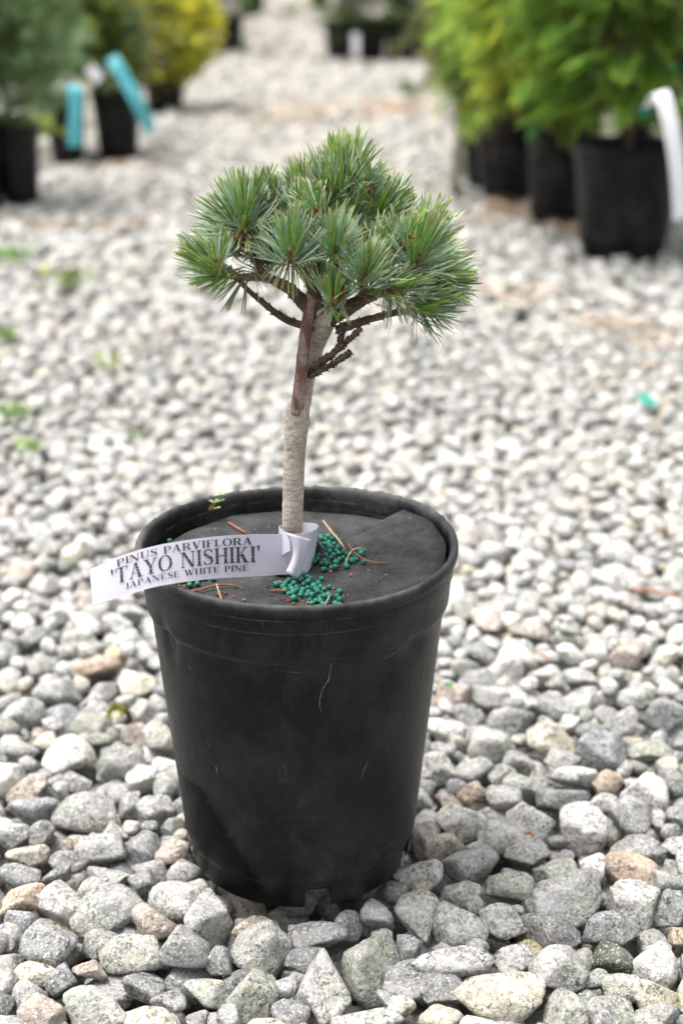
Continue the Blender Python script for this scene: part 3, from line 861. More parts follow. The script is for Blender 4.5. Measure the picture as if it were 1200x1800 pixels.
def twig(name, pts, w, col, label, cat='twig', taper=0.5, parent=None):
    r_ = [w] * len(pts); r_[-1] = w * taper; r_[0] = w * 0.8
    V, T, _, _ = tube(pts, r_, 6, 5, 0.12, True, int(abs(pts[0][0]) * 1e5) % 999)
    cc = np.tile(np.array((*col, 1.0)), (len(V), 1)); cc[:, :3] *= np.random.default_rng(3).uniform(0.7, 1.25, (len(V), 1))
    o = put(name, V, T, M_STRAW, parent, True, cc)
    if label: tag(o, label, cat)
    return o
def lie(pxs, lift):
    out = []
    for i, (a, b) in enumerate(pxs):
        q = mat_pt(a, b); q[2] += lift if np.isscalar(lift) else lift[i]; out.append(q)
    return out
BRN = (0.22, 0.105, 0.055); TAN = (0.36, 0.27, 0.18)
twig('dry_twig', lie([(315, 1041), (345, 1043), (375, 1037), (405, 1033), (430, 1037)], [0.001, 0.002, 0.003, 0.002, 0.001]), 0.0006, BRN, 'thin brown twig lying across the pellets under the label')
twig('dry_twig', lie([(381, 1034), (386, 1048), (391, 1060)], [0.003, 0.002, 0.001]), 0.0007, TAN, 'short pale twig pointing forward on the mat below the label')
twig('dry_twig', lie([(402, 922), (418, 932), (432, 940)], 0.0015), 0.0011, BRN, 'short thick reddish twig on the mat behind the label')
twig('dry_twig', lie([(396, 898), (404, 889)], [0.001, 0.004]), 0.0012, BRN, 'small reddish bark sliver near the seedling')
twig('dry_twig', lie([(568, 938), (582, 952), (598, 967), (606, 974)], [0.010, 0.008, 0.006, 0.004]), 0.0008, TAN, 'straight pale twig leaning over the pellets behind the trunk')
twig('dry_twig', lie([(612, 970), (622, 982), (640, 990), (660, 994), (683, 991)], [0.006, 0.005, 0.003, 0.002, 0.001]), 0.0006, BRN, 'long reddish needle crossing the right pellet heap')
twig('dry_twig', lie([(607, 1000), (616, 984), (628, 978), (636, 975)], [0.004, 0.006, 0.006, 0.005]), 0.0006, TAN, 'forked pale twig on the right pellet heap')
twig('dry_twig', lie([(475, 1041), (490, 1042), (503, 1046)], [0.001, 0.002, 0.003]), 0.0006, BRN, 'short brown twig beside the front pellet heap')
twig('dry_twig', lie([(571, 1071), (577, 1062), (581, 1052)], [0.003, 0.004, 0.003]), 0.0005, TAN, 'tiny pale stalk at the edge of the front pellet heap')
CV, CF = ico(1)
def crumbs(spots, label):
    mb = MB(); r_ = np.random.default_rng(44)
    for (px, py, s, n) in spots:
        for _ in range(n):
            q = mat_pt(px + r_.normal(0, s), py + r_.normal(0, s * 0.45))
            k = r_.uniform(0.0005, 0.0013)
            W = CV * r_.uniform(0.5, 1.3, (len(CV), 1)) * k * r_.uniform(0.6, 1.5, 3)
            mb.add(W + q + np.array((0, 0, k * 0.5)), CF, np.array((*(np.array((0.17, 0.085, 0.05)) * r_.uniform(0.4, 1.4)), 1)))
    o = mb.build('bark_crumbs', M_STRAW, None, False)
    tag(o, label, 'bark crumbs', None, 'stuff')
crumbs([(312, 1030, 8, 26), (335, 1038, 10, 14), (395, 1046, 8, 14), (352, 1049, 3, 3), (399, 1060, 3, 4), (429, 1056, 2, 3), (515, 1052, 8, 16), (540, 1066, 10, 14), (566, 1032, 8, 10), (607, 1050, 4, 4), (590, 1000, 10, 12), (675, 1047, 2, 3), (668, 1022, 2, 2), (560, 1048, 30, 14), (630, 1000, 40, 14), (470, 1030, 40, 10)], 'reddish brown bark crumbs scattered on the felt mat')

# seedling growing at the pot wall
sd = mat_pt(355, 915)
seed = thing('weed_seedling', tuple(sd), 'tiny clover-like seedling growing at the inner wall of the front pot', 'seedling')
for (tx, ty) in ((358, 884), (376, 882), (386, 880), (379, 893), (392, 868)):
    tip = P(tx, ty, sd[1] + random.uniform(-0.004, 0.004))
    mid = (sd + tip) / 2 + np.array((0.001, 0, 0.002))
    twig('stalk', [sd, mid, tip], 0.00035, (0.30, 0.20, 0.11), None, parent=seed)
    mb = MB()
    for a in (0.4, 2.5, 4.6):
        d = np.array((cos(a), sin(a) * 0.8, 0.15)); s = np.array((-sin(a), cos(a), 0))
        L = 0.0042
        V = [tip, tip + d * L * 0.55 + s * L * 0.42, tip + d * L + s * 0.2 * L, tip + d * L * 0.86, tip + d * L - s * 0.2 * L, tip + d * L * 0.55 - s * L * 0.42]
        mb.add(V, [(0, 1, 2), (0, 2, 3), (0, 3, 4), (0, 4, 5)], np.array((*(np.array((0.26, 0.40, 0.12)) * random.uniform(0.8, 1.2)), 1)))
    mb.build('leaf', M_LEAF, seed)

# ------------------------------------------------------------------ the pine
TY = 0.010                                   # depth of the trunk
troot = P(513, 1004, TY)
pine = thing('pine_tree', tuple(troot), 'small grafted pine with a knobbly trunk and blue-green needle tufts in the front pot', 'pine tree')
def px_tube(name, pts, mat, parent, ns=12, m=6, noise=0.03, seed=0, spikes=0):
    q = []; r = []
    for e in pts:
        px, py, w = e[:3]; y = e[3] if len(e) > 3 else TY
        p = P(px, py, y); q.append(p); r.append(w / 2 / ppm(p))
    V, T, cl, cr = tube(q, r, ns, m, noise, True, seed)
    mb = MB(); mb.add(V, T)
    r_ = np.random.default_rng(seed + 5)
    for _ in range(spikes):                 # old needle pegs that make the twigs jagged
        i = r_.integers(0, len(cl) - 1); t = r_.uniform()
        c = cl[i] * (1 - t) + cl[i + 1] * t; rr = cr[i]
        d = cl[i + 1] - cl[i]; u, v, d = frame_of(d)
        a = r_.uniform(0, 2 * pi); n = u * cos(a) + v * sin(a); s = np.cross(d, n)
        h = r_.uniform(0.0011, 0.0020); w = r_.uniform(0.0006, 0.0010)
        b = c + n * rr * 0.85
        tipp = b + n * h + d * h * 0.9
        mb.add([b - d * w * 1.6 + s * w, b - d * w * 1.6 - s * w, b + d * w * 1.2, tipp], [(0, 1, 3), (1, 2, 3), (2, 0, 3), (0, 2, 1)])
    return mb.build(name, mat, parent)
px_tube('trunk', [(513, 1012, 40), (513, 960, 37), (514, 915, 36), (515, 880, 37), (516, 846, 37), (517, 810, 38), (519, 775, 40), (522, 738, 43), (524, 716, 42), (530, 702, 30), (535, 694, 14)], M_TRUNK, pine, 28, 9, 0.018, 1)
px_tube('trunk', [(526, 742, 22, TY + 0.006), (536, 706, 22, TY + 0.005), (541, 672, 22, TY + 0.004), (548, 640, 25, TY + 0.003), (555, 610, 29, TY + 0.002), (562, 585, 37, TY), (567, 566, 46, TY), (570, 546, 44, TY), (572, 528, 26, TY)], M_TRUNK, pine, 24, 8, 0.025, 2)
px_tube('dead_leader', [(521, 726, 24, TY - 0.004), (525, 700, 24, TY - 0.006), (529, 660, 22, TY - 0.008), (534, 610, 22, TY - 0.010), (540, 565, 21, TY - 0.011), (545, 535, 19, TY - 0.011), (548, 513, 20, TY - 0.011)], M_STUB, pine, 14, 7, 0.02, 3)
BR = [  # px, py, width, depth
    [(562, 562, 28, 0.01), (532, 530, 25, 0.0), (500, 502, 20, -0.008), (462, 488, 14, -0.012), (420, 487, 12, -0.016), (388, 483, 8, -0.018)],
    [(550, 578, 14, 0.006), (500, 560, 13, -0.002), (470, 538, 11, -0.006), (432, 506, 9, -0.010), (402, 470, 8, -0.012)],
    [(578, 562, 30, 0.008), (622, 535, 25, 0.0), (655, 518, 20, -0.006), (695, 504, 14, -0.012), (740, 470, 10, -0.010)],
    [(590, 580, 17, 0.012), (640, 564, 15, 0.012), (690, 550, 13, 0.010), (742, 542, 9, 0.006), (785, 505, 7, 0.012)],
    [(566, 556, 26, 0.008), (548, 505, 20, -0.004), (520, 462, 13, -0.016), (511, 438, 9, -0.02)],
    [(578, 552, 28, 0.012), (588, 480, 22, 0.014), (592, 400, 16, 0.018), (597, 335, 10, 0.018)],
    [(590, 545, 20, 0.006), (602, 515, 14, -0.012), (598, 490, 10, -0.018), (588, 432, 8, -0.016)],
    [(470, 490, 15, -0.01), (440, 445, 13, -0.008), (430, 405, 11, -0.006), (430, 372, 8, -0.006)],
    [(585, 480, 14, 0.014), (630, 430, 12, 0.02), (660, 382, 9, 0.024)],
    [(580, 520, 14, 0.02), (550, 430, 12, 0.026), (555, 362, 9, 0.024), (530, 330, 7, 0.024)],
    [(630, 530, 13, -0.002), (644, 490, 10, -0.014), (642, 474, 8, -0.018)],
    [(630, 500, 12, 0.01), (690, 440, 11, 0.03), (740, 405, 8, 0.036)],
]
for k, b in enumerate(BR): px_tube('branch', b, M_BRANCH, pine, 9, 6, 0.07, 20 + k, 70)
DT = [[(541, 660, 13, 0.006), (560, 640, 13, 0.002), (585, 622, 12, -0.004), (608, 601, 11, -0.008), (634, 577, 9, -0.012)],
      [(545, 662, 11, 0.004), (568, 648, 11, -0.002), (592, 636, 10, -0.006), (616, 618, 9, -0.010)],
      [(596, 612, 9, -0.006), (599, 592, 8, -0.008), (601, 568, 7, -0.010)]]
for k, b in enumerate(DT): px_tube('dead_twig', b, M_BRANCH, pine, 7, 5, 0.12, 50 + k, 90)

def needles(base, axis, n_fas, L, spread, rs, olive=0.0, shoot=0.013, per=5):
    """bundles of five curved needles round the end of a shoot"""
    mb = MB()
    u, v, d = frame_of(axis)
    for i in range(n_fas):
        t = (i + 0.5) / n_fas
        az = i * 2.39996 + rs.normal(0, 0.25)
        op = 1.18 * spread * (1 - 0.80 * t) + rs.normal(0, 0.2)
        n = u * cos(az) + v * sin(az)
        b0 = base - d * shoot * (1 - t) + n * 0.0016
        fd = d * cos(op) + n * sin(op)
        fd = fd + np.array((0, 0, 0.16)); fd /= np.linalg.norm(fd)
        fu, fv, _ = frame_of(fd)
        Lf = L * rs.uniform(0.86, 1.12)
        for k in range(per):
            a2 = k * 2 * pi / per + rs.uniform(0, 1)
            sp = rs.uniform(0.04, 0.17)
            nd = fd * cos(sp) + (fu * cos(a2) + fv * sin(a2)) * sin(sp)
            side = nd - d * np.dot(nd, d)
            ln = np.linalg.norm(side); out = side / ln if ln > 1e-6 else fu
            bend = rs.normal(0.13, 0.2) if olive < 0.5 else rs.normal(0.0, 0.1)
            Ln = Lf * rs.uniform(0.86, 1.06); w = rs.uniform(0.00054, 0.00074) * (0.72 if olive > 0.5 else 1.0)
            M = 6
            tt = np.array((0, 0.2, 0.45, 0.7, 0.92, 1.0))
            path = b0 + np.outer(tt * Ln, nd) + np.outer(bend * Ln * tt ** 2, d - nd * np.dot(nd, d)) + np.outer(-0.06 * Ln * tt ** 2, (0, 0, 1.0)) + np.outer(rs.normal(0, 0.03) * Ln * tt ** 2, np.cross(nd, out))
            wid = w * np.array((0.7, 1.0, 1.05, 1.0, 0.85, 0.30))
            o1 = out; s1 = np.cross(nd, o1)
            roll = rs.normal(0, 0.5)
            oo = o1 * cos(roll) + s1 * sin(roll); ss = np.cross(nd, oo)
            # outer face flat (green), two inner faces meet in a ridge (waxy)
            A = path + np.outer(wid, ss) + np.outer(wid * 0.25, oo)
            B = path - np.outer(wid, ss) + np.outer(wid * 0.25, oo)
            C = path - np.outer(wid * 0.85, oo)
            g = np.array((0.175, 0.35, 0.060)) * rs.uniform(0.5, 1.4)
            g = g * (1 - olive) + np.array((0.15, 0.17, 0.055)) * olive * rs.uniform(0.8, 1.2)
            wx = np.array((0.36, 0.50, 0.36)) * rs.uniform(0.7, 1.2)
            wx = wx * (1 - 0.6 * olive) + g * 0.6 * olive
            tip = np.array((0.52, 0.46, 0.20)) if rs.uniform() < 0.85 else np.array((0.42, 0.22, 0.09))
            def colr(c0):
                cc = np.tile(c0, (M, 1)); cc[0] = c0 * 0.9 + np.array((0.03, 0.03, 0.0)); cc[-2] = c0 * 0.72 + tip * 0.28; cc[-1] = tip
                return np.concatenate([cc, np.ones((M, 1))], 1)
            V = np.concatenate([A, B, A, C, B, C]); cs = np.concatenate([colr(g), colr(g), colr(wx), colr(wx), colr(wx * 0.92), colr(wx * 0.92)])
            F = []
            for j in range(M - 1):
                F.append((j, j + 1, M + j + 1, M + j))
                F.append((2 * M + j, 3 * M + j, 3 * M + j + 1, 2 * M + j + 1))
                F.append((4 * M + j, 4 * M + j + 1, 5 * M + j + 1, 5 * M + j))
            mb.add(V, np.array(F), cs)
    return mb
def buds(base, axis, n, rs):
    mb = MB(); u, v, d = frame_of(axis)
    for i in range(n):
        az = rs.uniform(0, 2 * pi); op = rs.uniform(0.1, 1.3); nn = u * cos(az) + v * sin(az)
        fd = d * cos(op) + nn * sin(op); s = np.cross(fd, nn + 0.01); s /= np.linalg.norm(s)
        b = base - d * rs.uniform(0.0, 0.010) + nn * 0.001; L = rs.uniform(0.0022, 0.0050); w = rs.uniform(0.0006, 0.0011)
        nrm = np.cross(fd, s)
        c = np.array((0.26, 0.095, 0.035)) * rs.uniform(0.45, 1.35)
        mb.add([b - s * w * 0.6, b + s * w * 0.6, b + fd * L * 0.55 + s * w + nrm * w * 0.5, b + fd * L, b + fd * L * 0.55 - s * w + nrm * w * 0.5, b + fd * L * 0.5 + nrm * w * 1.3],
               [(0, 1, 5), (1, 2, 5), (2, 3, 5), (3, 4, 5), (4, 0, 5), (0, 4, 3), (0, 3, 2), (0, 2, 1)], np.array((*c, 1)))
    return mb
# tufts: base px, py, depth, direction in the picture (degrees, 90 = up), lean to the camera, bundles, length px, spread
TUFT = [
    (430, 374, -0.010, 92, 0.35, 26, 88, 1.25, 0), (404, 392, -0.004, 150, 0.2, 15, 74, 1.0, 0), (370, 466, -0.022, 148, 0.25, 17, 80, 0.95, 0),
    (512, 434, -0.030, 90, 0.45, 22, 82, 1.2, 0), (386, 452, -0.028, 80, 0.3, 7, 60, 0.6, 0), (430, 400, -0.016, 60, 0.5, 7, 60, 1.2, 0.3),
    (384, 486, -0.020, 205, 0.2, 6, 58, 0.8, 0.2), (424, 496, -0.016, 245, 0.2, 6, 70, 0.75, 1.0), (512, 462, -0.028, 270, 0.25, 9, 62, 1.1, 1.0), (432, 410, -0.014, 275, 0.3, 8, 66, 1.0, 1.0),
    (555, 362, 0.018, 100, 0.3, 20, 82, 1.15, 0), (530, 332, 0.022, 108, 0.15, 15, 66, 1.0, 0), (597, 332, 0.012, 92, 0.3, 28, 98, 1.15, 0), (620, 306, 0.016, 74, 0.1, 16, 86, 0.9, 0),
    (575, 330, 0.004, 90, 0.5, 12, 62, 1.0, 0), (660, 380, 0.016, 68, 0.3, 22, 84, 1.1, 0), (650, 352, 0.030, 62, 0.15, 16, 78, 1.0, 0), (690, 350, 0.034, 70, 0.1, 10, 60, 1.0, 0), (588, 430, -0.028, 88, 0.45, 20, 76, 1.1, 0),
    (642, 474, -0.032, 72, 0.45, 22, 78, 1.15, 0), (735, 446, -0.018, 74, 0.35, 26, 90, 1.2, 0), (755, 420, 0.014, 58, 0.15, 16, 78, 1.0, 0), (700, 430, -0.006, 100, 0.4, 14, 70, 1.0, 0),
    (694, 502, -0.024, 20, 0.4, 11, 72, 1.2, 0.2), (694, 508, -0.022, 282, 0.3, 7, 74, 0.8, 0.9), (746, 540, -0.004, 8, 0.25, 16, 80, 0.95, 0), (745, 544, -0.002, 300, 0.2, 5, 62, 0.8, 0.9),
    (782, 496, 0.012, 12, 0.1, 16, 72, 0.8, 0), (765, 470, 0.002, 30, 0.3, 14, 74, 1.0, 0), (586, 510, -0.030, 92, 0.3, 11, 66, 0.6, 0), (602, 506, -0.028, 70, 0.4, 7, 58, 0.9, 0), (586, 540, -0.024, 250, 0.4, 5, 40, 1.2, 0.5),
    (590, 536, -0.026, 100, 0.6, 3, 36, 0.9, 0), (470, 402, 0.010, 80, 0.2, 16, 78, 1.1, 0), (455, 430, 0.012, 110, 0.2, 13, 74, 1.2, 0.2), (490, 380, 0.026, 85, 0.1, 14, 72, 1.0, 0), (555, 430, 0.0, 88, 0.4, 14, 74, 1.1, 0), (620, 420, 0.0, 84, 0.35, 14, 74, 1.1, 0),
    (610, 380, 0.006, 88, 0.4, 16, 70, 1.1, 0), (670, 440, -0.014, 82, 0.4, 14, 70, 1.1, 0), (535, 395, 0.006, 92, 0.4, 12, 66, 1.1, 0), (655, 500, -0.014, 40, 0.4, 8, 66, 1.2, 0.3), (720, 500, -0.012, 40, 0.35, 13, 74, 1.1, 0),
    (560, 470, -0.012, 85, 0.4, 8, 60, 1.1, 0.2), (470, 455, 0.006, 110, 0.3, 9, 66, 1.2, 0.3), (395, 425, 0.008, 140, 0.1, 12, 72, 1.0, 0), (415, 360, 0.012, 110, 0.05, 14, 68, 0.9, 0), (460, 350, 0.014, 72, 0.05, 12, 66, 0.9, 0),
    (600, 290, 0.026, 90, 0.0, 12, 74, 0.8, 0), (700, 390, 0.036, 70, 0.1, 14, 72, 1.0, 0), (755, 395, 0.032, 62, 0.05, 10, 62, 0.9, 0), (560, 320, 0.03, 105, 0.0, 10, 66, 0.9, 0),
]
rs = np.random.default_rng(17)
for _ in range(22):                          # shorter side shoots that fill the crown
    a_, q_ = rs.uniform(0.1, 0.9) * pi, rs.uniform(0.35, 0.9)
    fx, fy = 572 + 215 * q_ * cos(a_), 470 - (175 if abs(cos(a_)) < 0.6 else 110) * q_ * sin(a_)
    TUFT.append((fx, fy, rs.uniform(-0.02, 0.03), 90 - 55 * cos(a_) * -1 if False else 90 - 0 + (a_ * 180 / pi - 90) * 0.7 + rs.normal(0, 18), rs.uniform(0.1, 0.55), 9, rs.uniform(54, 72), 1.1, 0.15))
for (px, py, y, deg, tow, nf, Lp, spr, ol) in TUFT:
    b = P(px, py, y); s = ppm(b)
    ax = RGT * cos(radians(deg)) + UPV * sin(radians(deg)) - FWD * tow
    t = needles(b, ax, round(nf * 1.5), 1.0 * Lp / s, spr, rs, ol).build('needle_tuft', M_NEEDLE, pine)
    t['kind'] = 'stuff'
    if nf > 6: buds(b - np.array((0, 0.004, 0)), ax, 16 if ol < 0.5 else 10, rs).build('bud_scales', M_BUD, t)

# ------------------------------------------------------------------ the printed label looped round the trunk
def tag_frame(ctrl, m=26):
    """ctrl: (top px, top py, bottom px, bottom py, depth top, depth bottom)"""
    T = np.array([P(a, b, e) for a, b, c, d, e, f in ctrl]); B = np.array([P(c, d, f) for a, b, c, d, e, f in ctrl])
    one = np.ones(len(T))
    return smooth_path(T, one, m)[0], smooth_path(B, one, m)[0]
CT = [(158, 1001, 163, 1064, -0.092, -0.104), (212, 977, 215, 1048, -0.084, -0.096), (270, 960, 272, 1032, -0.076, -0.088), (330, 949, 332, 1022, -0.064, -0.076), (390, 942, 392, 1016, -0.048, -0.058),
      (450, 939, 451, 1013, -0.030, -0.038), (497, 939, 498, 1010, -0.018, -0.024), (525, 938, 526, 1008, -0.014, -0.020), (546, 934, 540, 1006, -0.008, -0.014), (559, 927, 549, 1000, 0.004, 0.0)]
Tt, Tb = tag_frame(CT)
lbl = thing('plant_label', tuple((Tt[0] + Tb[0]) / 2), 'white printed strip label looped round the pine trunk', 'plant label')
def strip(name, T, B, parent, mat, thick=0.0003, nr=4):
    V = []; n = len(T)
    for i in range(n):
        for j in range(nr + 1): V.append(T[i] + (B[i] - T[i]) * j / nr)
    F = [(i * (nr + 1) + j, (i + 1) * (nr + 1) + j, (i + 1) * (nr + 1) + j + 1, i * (nr + 1) + j + 1) for i in range(n - 1) for j in range(nr)]
    o = put(name, V, F, mat, parent, False)
    s = o.modifiers.new('thick', 'SOLIDIFY'); s.thickness = thick; s.offset = 0
    return o
strip('strip', Tt, Tb, lbl, M_TAG)
CL = [(559, 927, 549, 1000, 0.004, 0.0), (556, 921, 551, 985, 0.020, 0.018), (536, 919, 533, 980, 0.031, 0.030), (508, 920, 506, 982, 0.031, 0.030), (492, 924, 490, 990, 0.018, 0.015), (491, 927, 489, 998, 0.002, -0.002)]
Lt, Lb = tag_frame(CL, 20)
strip('loop', Lt, Lb, lbl, M_TAG)
# the pointed tail that comes round the trunk and lies over the strip
tv = np.linspace(0, 1, 15); tail_grid = []
for v in tv:
    lx, ly = 502 + 13 * sin(pi * v), 936 + 69 * v
    rx, ry = 546 - 21 * v, 948 + 73 * v
    for u in np.linspace(0, 1, 7):
        tail_grid.append(P(lx + (rx - lx) * u, ly + (ry - ly) * u, -0.0275 - 0.0055 * v - 0.0035 * sin(pi * min(1, u * 1.2)) - 0.002 * (1 - u)))
tl = put('tail', tail_grid, [(i * 7 + j, i * 7 + j + 1, (i + 1) * 7 + j + 1, (i + 1) * 7 + j) for i in range(14) for j in range(6)], M_TAG, lbl)
sm = tl.modifiers.new('thick', 'SOLIDIFY'); sm.thickness = 0.0006; sm.offset = 0
neck = [(491, 927, 489, 998, 0.002, -0.002), (494, 930, 492, 985, -0.012, -0.014), (499, 934, 498, 975, -0.022, -0.025), (508, 938, 510, 968, -0.029, -0.032)]
At, Ab = tag_frame(neck, 6)
strip('neck', At, Ab, lbl, M_TAG)

# serif capitals as strokes, cap height 1
def ring(cx, cy, rx, ry, tx, ty, a0, a1, n=18):
    out = []
    for i in range(n):
        a, b = a0 + (a1 - a0) * i / n, a0 + (a1 - a0) * (i + 1) / n
        out.append([(cx + rx * cos(a), cy + ry * sin(a)), (cx + rx * cos(b), cy + ry * sin(b)), (cx + (rx - tx) * cos(b), cy + (ry - ty) * sin(b)), (cx + (rx - tx) * cos(a), cy + (ry - ty) * sin(a))])
    return out
TK, TN, SH = 0.155, 0.055, 0.05
def rect(x0, y0, x1, y1): return [(x0, y0), (x1, y0), (x1, y1), (x0, y1)]
def stem(x, w=TK, y0=0.0, y1=1.0, sb=True, stp=True, e=0.085):
    o = [rect(x, y0, x + w, y1)]
    if sb: o.append(rect(x - e, 0, x + w + e, SH))
    if stp: o.append(rect(x - e, 1 - SH, x + w + e, 1))
    return o
def diag(x0, y0, x1, y1, w): return [[(x0, y0), (x0 + w, y0), (x1 + w, y1), (x1, y1)]]
def glyph(ch):
    if ch == 'I': return stem(0.09), 0.335
    if ch == 'H': return stem(0.09) + stem(0.63) + [rect(0.2, 0.48, 0.7, 0.48 + TN)], 0.875
    if ch == 'N': return stem(0.1, TN, 0, 1, True, False) + [rect(0.0, 1 - SH, 0.2, 1)] + diag(0.66, 0, 0.08, 1, 0.17) + stem(0.74, TN, 0, 1, False, True), 0.92
    if ch == 'K': return stem(0.09) + diag(0.2, 0.42, 0.58, 0.97, 0.075) + diag(0.56, 0, 0.30, 0.56, 0.19) + [rect(0.5, 0, 0.86, SH), rect(0.46, 1 - SH, 0.76, 1)], 0.87
    if ch == 'A': return diag(0.09, 0, 0.38, 1, TN) + diag(0.60, 0, 0.34, 1, 0.17) + [rect(0.2, 0.30, 0.64, 0.30 + TN), rect(0, 0, 0.23, SH), rect(0.52, 0, 0.88, SH)], 0.88
    if ch == 'Y': return diag(0.35, 0.45, 0.06, 1, 0.17) + diag(0.42, 0.45, 0.68, 1, 0.06) + [rect(0.345, 0, 0.345 + TK, 0.48), rect(0.25, 0, 0.6, SH), rect(0, 1 - SH, 0.31, 1), rect(0.58, 1 - SH, 0.84, 1)], 0.83
    if ch == 'T': return stem(0.32, TK, 0, 1, True, False) + [rect(0.02, 1 - 0.055, 0.77, 1), rect(0.02, 0.74, 0.065, 1), rect(0.725, 0.74, 0.77, 1)], 0.80
    if ch == 'E': return stem(0.09) + [rect(0.2, 0, 0.70, 0.055), rect(0.2, 0.945, 0.66, 1), rect(0.2, 0.48, 0.52, 0.535), rect(0.655, 0, 0.70, 0.25), rect(0.62, 0.77, 0.66, 1), rect(0.48, 0.40, 0.52, 0.62)], 0.75
    if ch == 'F': return stem(0.09) + [rect(0.2, 0.945, 0.66, 1), rect(0.2, 0.47, 0.5, 0.525), rect(0.62, 0.75, 0.66, 1), rect(0.46, 0.39, 0.50, 0.61)], 0.70
    if ch == 'L': return stem(0.09) + [rect(0.2, 0, 0.66, 0.055), rect(0.62, 0, 0.66, 0.27)], 0.70
    if ch in 'PR':
        o = stem(0.09) + [rect(0.2, 0.945, 0.40, 1), rect(0.2, 0.43, 0.40, 0.485)] + ring(0.40, 0.7150, 0.30, 0.285, 0.15, 0.055, -pi / 2, pi / 2, 12)
        if ch == 'R': return o + diag(0.60, 0, 0.36, 0.46, 0.18) + [rect(0.62, 0, 0.86, SH)], 0.86
        return o, 0.74
    if ch == 'V': return diag(0.34, 0, 0.06, 1, 0.17) + diag(0.40, 0, 0.67, 1, TN) + [rect(0, 1 - SH, 0.32, 1), rect(0.58, 1 - SH, 0.84, 1)], 0.84
    if ch == 'W': return diag(0.30, 0, 0.06, 1, 0.16) + diag(0.35, 0, 0.58, 1, TN) + diag(0.72, 0, 0.48, 1, 0.16) + diag(0.78, 0, 1.02, 1, TN) + [rect(0, 1 - SH, 0.30, 1), rect(0.42, 1 - SH, 0.72, 1), rect(0.94, 1 - SH, 1.18, 1)], 1.18
    if ch == 'U': return stem(0.09, TK, 0.32, 1, False, True) + stem(0.68, TN, 0.32, 1, False, True) + ring(0.4125, 0.33, 0.3225, 0.35, 0.11, 0.06, pi, 2 * pi, 16), 0.84
    if ch == 'O': return ring(0.44, 0.5, 0.43, 0.52, 0.15, 0.05, 0, 2 * pi, 30), 0.88
    if ch == 'J': return stem(0.24, TK, 0.14, 1, False, True) + ring(0.19, 0.14, 0.205, 0.16, 0.13, 0.055, -pi * 0.95, 0, 12), 0.49
    if ch == 'S':
        pts = [(0.58, 0.80), (0.50, 0.93), (0.35, 0.975), (0.19, 0.93), (0.12, 0.80), (0.17, 0.66), (0.33, 0.55), (0.50, 0.44), (0.58, 0.29), (0.53, 0.11), (0.36, 0.025), (0.19, 0.06), (0.09, 0.20)]
        wd = [0.05, 0.05, 0.055, 0.08, 0.13, 0.16, 0.17, 0.17, 0.14, 0.09, 0.055, 0.05, 0.05]
        q, w = smooth_path([(a, b, 0) for a, b in pts], wd, 4); o = []
        nrm = []
        for i in range(len(q)):
            d = q[min(i + 1, len(q) - 1)] - q[max(i - 1, 0)]; d /= np.linalg.norm(d); nrm.append((-d[1], d[0]))
        for i in range(len(q) - 1):
            a = [(q[i][0] + s * nrm[i][0] * w[i] / 2, q[i][1] + s * nrm[i][1] * w[i] / 2) for s in (1, -1)]
            b = [(q[i + 1][0] + s * nrm[i + 1][0] * w[i + 1] / 2, q[i + 1][1] + s * nrm[i + 1][1] * w[i + 1] / 2) for s in (-1, 1)]
            o.append(a + b)
        return o + [rect(0.555, 0.74, 0.60, 0.99), rect(0.07, 0.01, 0.115, 0.26)], 0.67
    if ch == "'": return [[(0.05, 1.06), (0.20, 1.06), (0.155, 0.70), (0.095, 0.70)]], 0.25
    return [], 0.42
def write(text, u0, u1, v0, v1, fade):
    """text between u (along the strip) and v (from top) fractions"""
    polys = []; x = 0.0
    for ch in text:
        g_, w = glyph(ch)
        polys += [[(px_ + x, py_) for px_, py_ in q] for q in g_]; x += w + 0.06
    tot = x - 0.06
    # arc length of the flat part
    mid = (Tt + Tb) / 2; seg = np.concatenate([[0], np.cumsum(np.linalg.norm(np.diff(mid, axis=0), axis=1))])
    mb = MB()
    for q in polys:
        V = []; cs = []
        # subdivide long strokes so that they bend with the strip
        for (a, b) in q:
            u = u0 + (u1 - u0) * a / tot; v = v1 + (v0 - v1) * b
            V.append((u, v)); cs.append((b, fade, 0, 1))
        W = []
        for (u, v) in V:
            s = u
            T = np.array([np.interp(s, PXS, Tt[:, k]) for k in range(3)]); B = np.array([np.interp(s, PXS, Tb[:, k]) for k in range(3)])
            nrm = np.cross(TAN_AT(s), B - T); nrm /= np.linalg.norm(nrm)
            if nrm[1] > 0: nrm = -nrm
            W.append(T + (B - T) * v + nrm * 0.0008)
        mb.add(W, [(0, 1, 2, 3)], np.array(cs))
    o = mb.build('lettering', M_INK, lbl, False)
    return o
PXS = project((Tt + Tb) / 2)[0]
keep = np.concatenate([[True], np.diff(np.maximum.accumulate(PXS)) > 0])
def TAN_AT(s):
    a = np.array([np.interp(s + 2, PXS, Tt[:, k]) for k in range(3)]) - np.array([np.interp(s - 2, PXS, Tt[:, k]) for k in range(3)])
    return a
o = write('PINUS PARVIFLORA', 206, 443, 0.070, 0.240, 0.0); o['label'] = 'top printed line of the label'
o = write("'TAYO NISHIKI'", 194, 457, 0.285, 0.655, 1.0); o['label'] = 'large middle printed line of the label'
o = write('JAPANESE WHITE PINE', 219, 436, 0.715, 0.855, 0.0); o['label'] = 'bottom printed line of the label'

